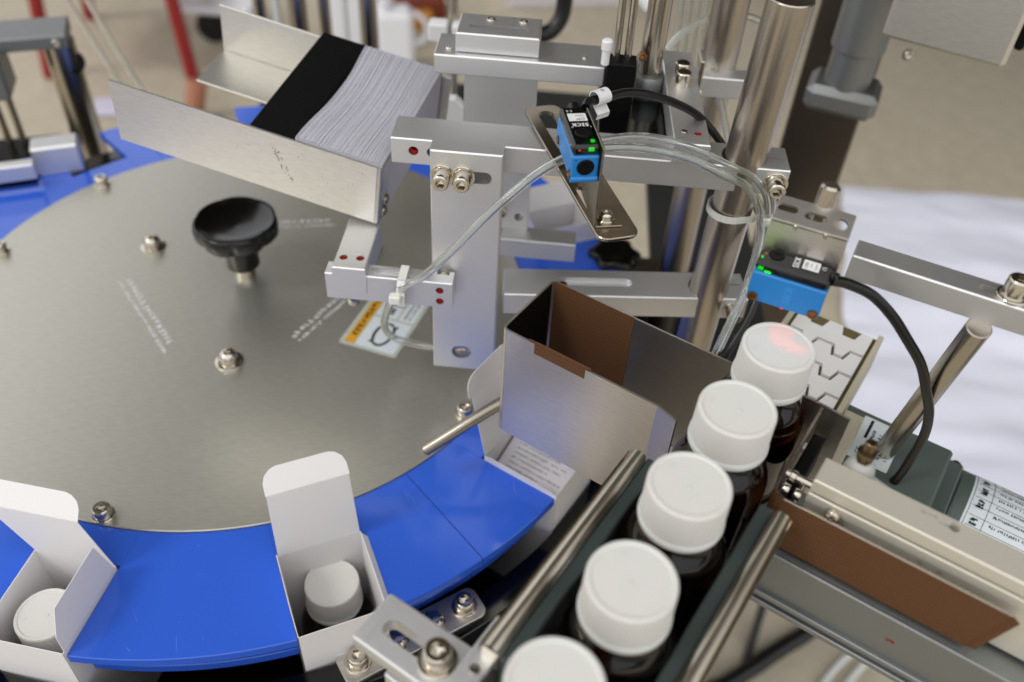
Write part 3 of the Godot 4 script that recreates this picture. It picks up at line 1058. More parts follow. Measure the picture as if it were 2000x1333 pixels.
	# slotted bracket that carries the left rail
	t = thing("rail_bracket", "slotted aluminium bracket with a socket bolt holding the end of the left rail", "bracket", cv(Vector3(0, 125, 0)), CT)
	g = Geo.new()
	g.plate(rect(-77, -95, -37, -73.5, 1.2), [rect(-70.5, -88, -42.5, -81, 3.4)], -7.0, 0.0, 0.7, Transform3D(Basis(Vector3.RIGHT, Vector3(0, 0, -1), Vector3.UP), Vector3.ZERO))
	part("slotted_plate", g, M.alu, t)
	g = Geo.new()
	g.box(Vector3(-32.0, 0.0, 80.5), Vector3(9.6, 20, 36), 0.7)
	part("clamp_block", g, M.alu, t)
	screw(socket_screw(5.2, 6.0, 7.2), t, Vector3(-46.5, 0.0, 84.6), Vector3.UP, "bolt")
	screw(socket_screw(2.0, 0.8), t, Vector3(-31.5, 10.0, 84), Vector3.UP, "set_screw", "steel")
	g = Geo.new()
	g.box(Vector3(-58, -70, 88), Vector3(12, 110, 12), 0.6)
	part("stand", g, M.alu, t)


# ------------------------------------------------------------------ the steel chute
func chute() -> void:
	var t := thing("chute", "open stainless steel chute box between the bottles and the turntable", "chute", cv(Vector3(0, 72, 0)), CT)
	# one bent sheet: flared mouth, front wall, left end, back wall
	var g := Geo.new()
	var path := [Vector2(-29.5, -66.2), Vector2(-40.5, -69.4)]
	path.append(Vector2(-123.5, -70.0))
	path.append(Vector2(-125.4, -70.9))
	path.append(Vector2(-126.0, -72.5))
	path.append(Vector2(-126.0, -113.5))
	path.append(Vector2(-125.4, -115.0))
	path.append(Vector2(-123.6, -115.6))
	path.append(Vector2(-18.0, -115.6))
	g.bent(path, -20.0, 53.0, 1.1)
	part("sheet", g, M.steel_x, t)
	g = Geo.new()
	g.bent([Vector2(-111, -70.75), Vector2(-80, -70.75)], -12.0, 53.5, 0.25)
	g.bent([Vector2(-107, -69.25), Vector2(-76.3, -69.25)], 47.0, 53.5, 0.25)
	g.box(Vector3(-91.6, 53.55, -70.0), Vector3(30.6, 0.3, 1.8), 0.0)
	part("front_tape", g, M.ptfe, t)
	g = Geo.new()
	g.bent([Vector2(-124.6, -114.9), Vector2(-77.3, -114.9)], -18.0, 53.4, 0.25)
	part("back_tape", g, M.ptfe, t)
	g = Geo.new()
	g.bent([Vector2(-125.3, -113.6), Vector2(-125.3, -72.4)], -18.0, 52.2, 0.25)
	part("end_tape", g, M.black, t)
	g = Geo.new()
	g.box(Vector3(-60, -20.6, -92.8), Vector3(88, 1.1, 44), 0.2)
	part("chute_floor", g, M.steel_x, t)
	t = thing("pointer_rod", "short steel rod with a turned end beside the chute, over the disc edge", "rod", Vector3(152, 26.9, 146.5))
	g = Geo.new()
	g.tube([Vector3(0, 0, 0), Vector3(14, 8.6, -6.5), Vector3(28, 16.4, -14), Vector3(44, 23.6, -23), Vector3(62, 29, -34)], 3.5, 28, 8)
	part("shaft", g, M.steel_dark, t)
	g = Geo.new()
	g.lathe([Vector2(2.9, -0.5), Vector2(2.5, -0.9), Vector2(1.6, -0.9), Vector2(1.4, -0.5), Vector2(0, -0.4)], 24)
	var p := part("centre_mark", g, M.steel, t, Vector3(-0.02, 0, 0))
	var y := Vector3(14, 8.8, -6.2).normalized()
	p.basis = Basis(y.cross(Vector3.FORWARD).normalized(), y, y.cross(Vector3.FORWARD).normalized().cross(y))


# ------------------------------------------------------------------ the pusher beside the conveyor
func pusher() -> void:
	var t := thing("pusher_plate", "brown coated bent pusher plate beside the bottles, in front of the pale slide", "pusher", cv(Vector3(0, 112, 0)), CT)
	var g := Geo.new()
	g.plate(PackedVector2Array([Vector2(27, 0), Vector2(107, 0), Vector2(113.5, 28), Vector2(27, 28)]), [], -42.3, -41.0, 0.2)
	g.bent([Vector2(27, -41.65), Vector2(24.6, -42.4), Vector2(22.9, -44.0), Vector2(22.3, -46.5), Vector2(22.3, -52)], 0.0, 28.0, 1.3)
	part("front_leg", g, M.steel_y, t)
	g = Geo.new()
	var side := Transform3D(Basis(Vector3(0, 0, -1), Vector3.UP, Vector3(1, 0, 0)), Vector3(21.65, 0, -52))
	g.plate(rect(0, 0, 46, 28), [rect(4, 9, 40, 23, 5.0)], 0.0, 1.3, 0.1, side)
	part("face_leg", g, M.steel_y, t)
	g = Geo.new()
	g.bent([Vector2(10, -99.7), Vector2(22.5, -99.6), Vector2(34.5, -98.2)], -16.0, 28.0, 1.2)
	part("back_leg", g, M.steel_x, t)
	g = Geo.new()
	g.plate(PackedVector2Array([Vector2(27, 0.3), Vector2(106.8, 0.3), Vector2(113.4, 27.6), Vector2(27, 27.6)]), [], -40.9, -40.65, 0.05)
	g.bent([Vector2(27, -40.8), Vector2(24.2, -41.6), Vector2(22.2, -43.5), Vector2(21.45, -46.3), Vector2(21.45, -52)], 0.3, 27.6, 0.25)
	part("front_coating", g, M.ptfe, t)
	g = Geo.new()
	g.plate(rect(0, 0.3, 46, 27.8), [rect(4.4, 9.4, 39.6, 22.6, 5.0)], -0.3, -0.05, 0.05, side)
	part("face_coating", g, M.ptfe, t)
	g = Geo.new()
	g.plate(PackedVector2Array([Vector2(106.9, 0), Vector2(110.6, 1.0), Vector2(116.6, 25.5), Vector2(113.6, 27.6)]), [], -41.6, -41.3, 0.02)
	part("loose_coating_edge", g, M.ptfe, t)
	g = Geo.new()
	g.box(Vector3(26.4, 9, -74), Vector3(5.5, 18, 36), 0.6)
	part("backing_block", g, M.black, t)

	t = thing("slide_actuator", "pale anodised aluminium slide with a long groove behind the brown pusher plate", "actuator", cv(Vector3(0, 112, 0)), CT)
	g = Geo.new()
	g.plate(rect(34, 46.4, 190, 60.4), [disc(84.6, 56.0, 1.9)], 33.0, 40.0, 0.5, Transform3D(Basis(Vector3.RIGHT, Vector3(0, 0, -1), Vector3.UP), Vector3.ZERO))
	part("top_rail", g, M.alu_warm, t)
	g = Geo.new()
	g.box(Vector3(112, 16.0, -53.8), Vector3(156, 31.0, 13.0), 0.5)
	part("body", g, M.alu_warm, t)
	g = Geo.new()
	g.box(Vector3(112, 29.6, -46.9), Vector3(156.4, 5.2, 1.6), 0.4)
	part("groove_lip", g, M.alu_warm, t)
	screw(socket_screw(2.9, 3.4), t, Vector3(45.5, 28.4, -46.2), Vector3(0, 0, 1), "socket_screw")
	g = Geo.new()
	g.rod(Vector3(22.9, 30.5, -52), Vector3(36, 30.5, -52), 1.7, 20, 0.3)
	g.rod(Vector3(25.0, 30.5, -52), Vector3(27.5, 30.5, -52), 2.5, 20, 0.3)
	part("piston_rod", g, M.chrome, t)
	g = Geo.new()
	g.lathe([Vector2(0, 0), Vector2(2.5, 0), Vector2(2.7, 0.3), Vector2(2.7, 2.4), Vector2(2.5, 2.7), Vector2(0, 2.7)], 6)
	for x in [24.4, 29.2]:
		screw(g.mesh(), t, Vector3(x, 27.0, -47.2), Vector3.RIGHT, "nut", "chrome")
	g = Geo.new()
	for c in [[72.5, 58.8, 8], [79.0, 57.4, 6]]:
		for k in c[2]:
			g.box(Vector3(c[0] + k * 0.75, 40.05, -c[1] + 2.2 + rng.randf_range(-0.3, 0.3)), Vector3(0.16, 0.05, rng.randf_range(0.4, 1.6)), 0.0)
	for c in [[79.0, 0.0], [86.5, 0.4]]:
		for k in 4:
			g.box(Vector3(c[0] + k * 0.45, 23.8 + rng.randf_range(-0.4, 0.4), -47.2), Vector3(0.14, rng.randf_range(0.5, 1.4), 0.1), 0.0)
	part("scratch_marks", g, M.ink, t)
	t = thing("air_valve", "white air fitting topped by a knurled brass adjusting screw, behind the pale slide", "valve", cv(Vector3(46.5, 138, -66)), CT)
	g = Geo.new()
	g.lathe([Vector2(0, 0), Vector2(6.2, 0), Vector2(6.2, 9), Vector2(5.6, 12), Vector2(4.2, 14.6), Vector2(3.4, 15.4), Vector2(0, 15.6)], 32)
	g.rod(Vector3(2, 5, 0), Vector3(16, 3, 2), 4.2, 24, 0.6)
	part("housing", g, M.valve_grey, t)
	g = Geo.new()
	g.lathe([Vector2(0, 15), Vector2(3.0, 15), Vector2(3.1, 18.4), Vector2(2.4, 18.6), Vector2(0, 18.6)], 6)
	part("hexagon", g, M.brass_old, t)
	g = Geo.new()
	g.lathe([Vector2(2.4, 18.6), Vector2(3.6, 18.8), Vector2(3.6, 20.8), Vector2(2.2, 21.0), Vector2(2.0, 22.0), Vector2(2.2, 22.2), Vector2(2.2, 25.6), Vector2(1.8, 26.0), Vector2(0, 26.0)], 32, Transform3D(), 28, 0.18, 18.7, 25.7)
	part("adjusting_screw", g, M.brass_old, t)

	t = thing("aluminium_profile", "grey grooved aluminium profile below the brown pusher plate", "profile", cv(Vector3(0, 74, 0)), CT)
	g = Geo.new()
	g.box(Vector3(120, 18.5, -50.4), Vector3(180, 36, 22.6), 0.3)
	part("core", g, M.alu_dull, t)
	for s in [[34.8, 3.6], [7.6, 3.0], [1.6, 3.2]]:
		g = Geo.new()
		g.box(Vector3(120, s[0], -38.4), Vector3(180, s[1], 2.6), 0.5)
		part("groove_lip", g, M.alu_dull, t)
	g = Geo.new()
	for k in 7:
		g.box(Vector3(83.5 + k * 0.5, 20.8 + rng.randf_range(-0.8, 0.8), -39.04), Vector3(rng.randf_range(0.6, 1.6), rng.randf_range(0.4, 1.1), 0.06), 0.0)
	part("red_smear", g, M.red_lock, t)


# ------------------------------------------------------------------ the conveyor drive
func drive() -> void:
	var t := thing("gear_motor", "grey green gear motor with white rating labels behind the slide", "motor", cv(Vector3(0, -30, 0)), CT)
	var g := Geo.new()
	g.box(Vector3(52, 62, -172), Vector3(64, 56, 49), 1.6)
	part("gearbox", g, M.green_grey, t)
	g = Geo.new()
	g.box(Vector3(89, 40, -187), Vector3(9.4, 54, 54), 1.0)
	part("flange", g, M.green_grey, t)
	g = Geo.new()
	g.rod(Vector3(93, 20, -205), Vector3(240, 20, -205), 38, 64, 3.0)
	part("motor_body", g, M.green_grey, t)
	g = Geo.new()
	g.lathe([Vector2(38.25, 0), Vector2(38.25, 42)], 64, Transform3D(Basis(Vector3(0, 1, 0), Vector3(1, 0, 0), Vector3(0, 0, -1)), Vector3(103, 20, -205)))
	part("motor_label", g, M.sticker, t)
	g = Geo.new()
	for row in 12:
		var f := deg_to_rad(124.0 - row * 9.5)
		var o := Vector3(0, sin(f), cos(f))
		var up := Vector3(0, cos(f), -sin(f))
		strokes(g, Transform3D(Basis(Vector3.RIGHT, up, o), Vector3(117, 20, -205) + o * 38.34), 24.0, 1.9, 3, 0.2, true)
		g.box(Vector3.ZERO, Vector3(38, 0.25, 0.06), 0.0, Transform3D(Basis(Vector3.RIGHT, up, o), Vector3(124.5, 20, -205) + o * 38.3 + up * 2.2))
	for c in [104.5, 114.0]:
		for k in 24:
			var f := deg_to_rad(135.0 - k * 5.0)
			g.box(Vector3.ZERO, Vector3(0.3, 3.2, 0.06), 0.0, Transform3D(Basis(Vector3.RIGHT, Vector3(0, cos(f), -sin(f)), Vector3(0, sin(f), cos(f))), Vector3(c, 20, -205) + Vector3(0, sin(f), cos(f)) * 38.3))
	for k in 5:
		var f := deg_to_rad(120.0 - k * 16.0)
		var o := Vector3(0, sin(f), cos(f))
		strokes(g, Transform3D(Basis(Vector3(0, -cos(f), sin(f)), Vector3.RIGHT, o), Vector3(109, 20, -205) + o * 38.34), 8.0, 4.0, 4, 0.24, true)
	part("label_print", g, M.ink, t)
	g = Geo.new()
	g.plate(rect(-11, -17, 11, 17, 0.8), [], 0.0, 0.2, 0.0, Transform3D(Basis(Vector3.RIGHT, Vector3(0, 0, -1), Vector3.UP), Vector3(47.5, 90.0, -175)))
	part("gearbox_label", g, M.sticker, t)
	g = Geo.new()
	g.box(Vector3(41.4, 90.26, -183), Vector3(1.6, 0.06, 15), 0.0)
	var lb := Basis(Vector3(0, 0, -1), Vector3(-1, 0, 0), Vector3.UP)
	for k in 4:
		strokes(g, Transform3D(lb, Vector3(44.6 + k * 3.6, 90.26, -162 - k)), 22.0 - k * 2.0, 1.8, 3, 0.24, true)
	part("label_print", g, M.ink, t)
	print_text("CE", 3.4, t, Vector3(41.5, 90.25, -164.5), Vector3(0, 0, -1), Vector3(-1, 0, 0), "ink")
	screw(socket_screw(3.4, 5.5), t, Vector3(89.5, 60, -213.8), Vector3(0.2, 0, -1), "bolt", "brass")
	t = thing("sensor_bar", "square aluminium bar with a slotted end carrying the sensor over the bottles", "bar", Vector3(338.9, 183, 158.2), -23.1)
	g = Geo.new()
	g.plate(rect(-1, 0, 118, 13.2), [rect(49, 3.8, 84, 9.2, 2.6)], 0.0, 12.2, 0.6, Transform3D(Basis(Vector3.RIGHT, Vector3(0, 0, -1), Vector3.UP), Vector3.ZERO))
	part("bar", g, M.alu, t)
	screw(socket_screw(4.5, 7.5, 6.2), t, Vector3(61.5, 12.2, -6.4), Vector3.UP, "bolt")
	t = thing("support_rod", "leaning polished steel rod under the sensor bar, behind the slide", "rod", Vector3(388.5, 184, 182.5))
	g = Geo.new()
	g.rod(Vector3(0, -1.2, 0), Vector3(16, -205, -62), 5.2, 32, 0.5)
	part("shaft", g, M.steel, t)


# ------------------------------------------------------------------ leaflet magazine
func leaflet_feeder() -> void:
	var bx := Vector3(0.973, -0.153, 0.173).normalized()
	var by := (Vector3(0.13, 0.982, 0.137) - bx * bx.dot(Vector3(0.13, 0.982, 0.137))).normalized()
	var frame := Basis(bx, by, bx.cross(by))
	var org := Vector3(112.5, 114.0, 56.2)
	var t := thing("leaflet_tray", "sloping brushed steel leaflet tray of two facing angle plates above the turntable", "tray", org)
	t.basis = frame
	var g := Geo.new()
	g.bent([Vector2(-159, -0.6), Vector2(-2.6, -0.6), Vector2(-0.9, -1.2), Vector2(-0.3, -3.0), Vector2(-0.3, -12)], 0.0, 41.0, 1.2)
	part("front_plate", g, M.steel_tray, t)
	g = Geo.new()
	g.box(Vector3(-30, -0.7, -24), Vector3(56, 1.2, 46), 0.2)
	part("tray_floor", g, M.steel_tray, t)
	g = Geo.new()
	g.box(Vector3(-72, 16.5, -105.8), Vector3(154, 33, 1.3), 0.3)
	g.box(Vector3(-72, -0.7, -87.5), Vector3(154, 1.3, 37), 0.3)
	part("back_angle", g, M.steel_tray, t)
	g = Geo.new()
	for k in 26:
		var u := rng.randf()
		g.box(Vector3(-62 + u * 9 + rng.randf_range(-2, 2), 33 - u * 22, 0.03), Vector3(rng.randf_range(0.25, 0.5), rng.randf_range(0.5, 2.6), 0.04), 0.0, Transform3D())
	for k in 18:
		g.box(Vector3(rng.randf_range(-90, -8), rng.randf_range(3, 38), 0.03), Vector3(rng.randf_range(0.2, 0.5), rng.randf_range(0.2, 0.8), 0.04), 0.0)
	part("pen_scribble", g, M.ink_grey, t)
	screw(pan_screw(3.2, 2.2), t, Vector3(0.4, 6, -6), Vector3.RIGHT, "screw", "steel_dark")
	screw(pan_screw(3.2, 2.2), t, Vector3(0.4, 13, -8), Vector3.RIGHT, "screw", "steel_dark")
	# the stack of leaflets, standing on edge
	var sheets := Geo.new()
	var n := 74
	for i in n:
		var f := float(i) / (n - 1)
		var x0 := -0.9 - f * 49.0 - 0.12 * sin(i * 2.1)
		var lift := rng.randf_range(-0.3, 0.3)
		var prev := []
		for k in 15:
			var z := -1.8 - k * 7.2
			var w := 2.4 * f * sin(PI * pow(k / 14.0, 1.2)) + 0.15 * f * sin(k * 1.1 + i * 0.3)
			var hy := 41.5 - 3.4 * (k / 14.0) + 1.2 * sin(k * 0.5 + 1.0) + lift
			var q := [Vector3(x0 + w + 0.33, 0.4, z), Vector3(x0 + w + 0.33, hy - 0.25, z), Vector3(x0 + w, hy, z), Vector3(x0 + w - 0.3, hy - 0.25, z), Vector3(x0 + w - 0.33, 0.4, z)]
			if k > 0:
				for e in 4:
					sheets.quad(prev[e], prev[e + 1], q[e + 1], q[e], [Vector3.RIGHT, Vector3(1, 1, 0), Vector3(-1, 1, 0), Vector3.LEFT][e])
			else:
				sheets.quad(q[0], q[1], q[3], q[4], Vector3(0, 0, 1))
			prev = q
		sheets.quad(prev[0], prev[1], prev[3], prev[4], Vector3(0, 0, -1))
	# flecks of print on the folded edges come from a fine streaked texture
	var pm := mat("leaflet_print", Color(1, 1, 1), 0.8)
	var flecks := noise_tex(0.11, 2, Color(0.26, 0.26, 0.29), Color(0.93, 0.925, 0.95), 512, FastNoiseLite.TYPE_SIMPLEX, 44)
	flecks.color_ramp.add_point(0.32, Color(0.50, 0.50, 0.54))
	flecks.color_ramp.add_point(0.48, Color(0.86, 0.855, 0.89))
	pm.albedo_texture = flecks
	tri_map(pm, Vector3(95, 95, 52))
	var st := solo("leaflet_stack", "thick stack of folded white leaflets on edge in the steel tray", "leaflets", sheets, pm, org)
	st.basis = frame
	st.set_meta("kind", "stuff")
	var pb := thing("pusher_block", "matt black block behind the leaflets, lying across the steel tray", "block", org)
	pb.basis = frame
	g = Geo.new()
	g.plate(PackedVector2Array([Vector2(-79, 1.4), Vector2(-50.5, 1.4), Vector2(-50.5, 104.6), Vector2(-79, 104.6)]), [], 1.0, 38.0, 0.8, Transform3D(Basis(Vector3.RIGHT, Vector3(0, 0, -1), Vector3.UP), Vector3.ZERO))
	part("block", g, M.black, pb)
	# the arm and cross block under the tray
	t = thing("tray_support", "aluminium arm and cross block under the tray, with red thread locker in its holes", "bracket", Vector3(0, 89, 0))
	g = Geo.new()
	var top := Transform3D(Basis(Vector3.RIGHT, Vector3(0, 0, -1), Vector3.UP), Vector3.ZERO)
	g.plate(rect(94.6, -95.6, 113.0, -50.0), [disc(99.2, -86.4, 2.3), disc(108.4, -86.0, 2.3)], 5.5, 23.0, 0.6, top)
	part("arm", g, M.alu, t)
	csg_bar(t, "cross_block", Vector3(70.3, 18, 10.8), 0.6, Vector3(125.3, 9.0, 89.6), [["cyl", Vector3(28.2, 3.4, 5.4), Vector3(0, 0, 1), 2.2, 9.0], ["cyl", Vector3(28.2, -4.2, 5.4), Vector3(0, 0, 1), 2.2, 9.0], ["box", Vector3(1.2, 9, 0), Vector3(23, 7, 5.6)], ["box", Vector3(29, 9, -4.4), Vector3(7, 12, 5)]], "alu")
	for c in [Vector3(99.2, 22.0, 86.4), Vector3(108.4, 22.0, 86.0)]:
		thread_insert(t, c, Vector3.UP, 2.26)
	for c in [Vector3(153.5, 12.4, 94.4), Vector3(153.5, 4.8, 94.4)]:
		thread_insert(t, c, Vector3(0, 0, 1), 2.16)
	g = Geo.new()
	g.lathe([Vector2(0, -5.0), Vector2(3.4, -5.0), Vector2(3.9, -4.4), Vector2(3.9, 0.2)], 24)
	part("bolt_head", g, M.steel, t, Vector3(103.6, -0.4, 91))
	screw(socket_screw(3.2, 4.0), t, Vector3(154.3, 13.0, 82.8), Vector3(0, 0, 1), "bolt", "steel")


func thread_insert(parent: Node3D, at: Vector3, out: Vector3, r: float) -> void:
	var key := "insert%s" % r
	if not cache.has(key):
		var g := Geo.new()
		g.lathe([Vector2(0, -5.0), Vector2(r * 0.7, -5.0), Vector2(r * 0.74, -2.6), Vector2(r * 0.97, -2.2), Vector2(r * 0.8, -1.6), Vector2(r * 0.97, -1.1), Vector2(r * 0.84, -0.6), Vector2(r * 0.98, 0.15)], 24)
		cache[key] = g.mesh()
	screw(cache[key], parent, at, out, "threaded_hole", "red_lock")


# a bar along x with chamfered long edges, minus cuts; millimetres, centred at a point
func csg_bar(parent: Node3D, called: String, size: Vector3, bev: float, at: Vector3, cuts: Array, m: String) -> void:
	var root := CSGCombiner3D.new()
	root.name = called
	parent.add_child(root, true)
	root.position = at * MM
	var b := CSGPolygon3D.new()
	b.name = "bar"
	var y := size.y * 0.5 * MM
	var z := size.z * 0.5 * MM
	var e := bev * MM
	b.polygon = PackedVector2Array([Vector2(-z + e, -y), Vector2(z - e, -y), Vector2(z, -y + e), Vector2(z, y - e), Vector2(z - e, y), Vector2(-z + e, y), Vector2(-z, y - e), Vector2(-z, -y + e)])
	b.mode = CSGPolygon3D.MODE_DEPTH
	b.depth = size.x * MM
	# extruded towards -z of its own axes, turned so that this runs along +x
	b.basis = Basis(Vector3(0, 0, 1), Vector3(0, 1, 0), Vector3(-1, 0, 0))
	b.position = Vector3(-size.x * 0.5 * MM, 0, 0)
	b.material = M[m]
	root.add_child(b, true)
	for c in cuts:
		if c[0] == "cyl":
			var k := CSGCylinder3D.new()
			k.name = "cut"
			k.radius = c[3] * MM
			k.height = c[4] * 2.0 * MM
			k.sides = 24
			k.operation = CSGShape3D.OPERATION_SUBTRACTION
			var d: Vector3 = c[2]
			var s := d.cross(Vector3(0.31, 0.2, 0.93)).normalized()
			k.basis = Basis(s, d, s.cross(d))
			k.position = c[1] * MM
			k.material = M[m]
			root.add_child(k, true)
		else:
			var k := CSGBox3D.new()
			k.name = "cut"
			k.size = c[2] * MM
			k.operation = CSGShape3D.OPERATION_SUBTRACTION
			k.position = c[1] * MM
			k.material = M[m]
			root.add_child(k, true)


# ------------------------------------------------------------------ crossbar, hanging plate, post
func carriage() -> void:
	var t := thing("crossbar", "long square aluminium crossbar clamped to the tall post, running left over the turntable", "bar", Vector3(227, 172.5, 59.2))
	csg_bar(t, "bar", Vector3(203, 15, 22.6), 0.6, Vector3.ZERO, [["cyl", Vector3(-90, 0.6, 11.3), Vector3(0, 0, 1), 2.6, 9], ["cyl", Vector3(-80.5, 0.6, 11.3), Vector3(0, 0, 1), 2.6, 9], ["box", Vector3(94, 0, 0.2), Vector3(20, 20, 0.9)], ["cyl", Vector3(78.8, 0, 0.6), Vector3(0, 1, 0), 11.1, 12]], "alu")
	thread_insert(t, Vector3(-90, 0.6, 10.4), Vector3(0, 0, 1), 2.56)
	screw(socket_screw(4.4, 6.5, 6.4), t, Vector3(95.6, -0.4, 11.3), Vector3(0, 0, 1), "clamp_screw")
	t = thing("hanging_plate", "wide aluminium plate hanging from the crossbar on two socket screws", "plate", Vector3(147.4, 30, 71))
	var g := Geo.new()
	g.plate(rect(0, 0, 36.8, 152), [rect(2.8, 134.5, 31.5, 141.5, 3.4), disc(17.0, 14.0, 5.8, 28)], 0.0, 11.6, 0.7)
	part("plate", g, M.alu, t)
	for x in [6.2, 16.8]:
		screw(socket_screw(4.5, 6.8, 6.3), t, Vector3(x, 138.0, 11.6), Vector3(0, 0, 1), "socket_screw")
	screw(socket_screw(5.0, 4.5), t, Vector3(17.0, 14.0, 5.6), Vector3(0, 0, 1), "recessed_screw")
	t = thing("steel_post", "tall brushed stainless steel post passing through both clamp bars", "post", Vector3(303, -70, 55))
	g = Geo.new()
	g.rod(Vector3(0, 0, 0), Vector3(5.4, 334, 7.5), 10.9, 64, 0.6)
	part("shaft", g, M.steel_y, t)
	t = thing("lower_clamp_bar", "aluminium clamp bar with a pocket slot low on the tall post", "bar", Vector3(257, 82.4, 60.0), 6.0)
	csg_bar(t, "bar", Vector3(141, 15, 24), 0.6, Vector3.ZERO, [["box", Vector3(-17.5, 7.5, -0.6), Vector3(36, 6, 7.6)], ["box", Vector3(62, 0, -1), Vector3(20, 20, 0.9)], ["cyl", Vector3(48.4, 0, 1.4), Vector3(0, 1, 0), 11.1, 12], ["cyl", Vector3(0.5, 7.5, -0.6), Vector3(0, 1, 0), 3.8, 3.0], ["cyl", Vector3(-35.5, 7.5, -0.6), Vector3(0, 1, 0), 3.8, 3.0]], "alu")
	screw(socket_screw(4.2, 6.5, 5.6), t, Vector3(62.5, -0.6, 12.0), Vector3(0, 0, 1), "clamp_screw")
	screw(socket_screw(2.6, 2.0), t, Vector3(-36.0, 4.0, -0.6), Vector3.UP, "pocket_screw", "brass")
	t = thing("rear_bar", "short square aluminium bar behind the hanging plate, nearer the turntable centre", "bar", Vector3(204, 69, 1.5), 0.0)
	csg_bar(t, "bar", Vector3(48, 14, 15), 0.6, Vector3.ZERO, [], "alu")
	t = thing("top_beam", "aluminium beam lying across the crossbar towards the back, with two tall screws", "beam", Vector3(0, 172, 0))
	g = Geo.new()
	var top := Transform3D(Basis(Vector3.RIGHT, Vector3(0, 0, -1), Vector3.UP), Vector3.ZERO)
	g.plate(PackedVector2Array([Vector2(268, -73.2), Vector2(286, -73.2), Vector2(283, 30), Vector2(265, 30)]), [disc(273.2, -61.6, 2.0), disc(280.2, -62.2, 2.0)], 8.2, 20.0, 0.6, top)
	part("beam", g, M.alu, t)
	for c in [Vector3(273.2, 19.4, 61.6), Vector3(280.2, 19.4, 62.2)]:
		thread_insert(t, c, Vector3.UP, 1.96)
	screw(socket_screw(1.7, 2.2), t, Vector3(273.2, 18.4, 61.6), Vector3.UP, "set_screw", "steel")
	for z in [11.0, 0.0]:
		screw(socket_screw(4.3, 7.6), t, Vector3(275.0, 20.0, z), Vector3.UP, "socket_screw")


# ------------------------------------------------------------------ the two optical sensors
func sensor_body(t: Node3D, sx: float, sy: float, sz: float, blue_h: float) -> void:
	var g := Geo.new()
	g.box(Vector3(0, blue_h * 0.5, 0), Vector3(sx, blue_h, sz), 0.7)
	part("housing", g, M.sensor_blue, t)
	g = Geo.new()
	g.box(Vector3(0, blue_h + (sy - blue_h) * 0.5 - 0.2, 0), Vector3(sx - 0.3, sy - blue_h - 0.5, sz - 0.4), 1.3)
	part("smoked_cover", g, M.smoke, t)


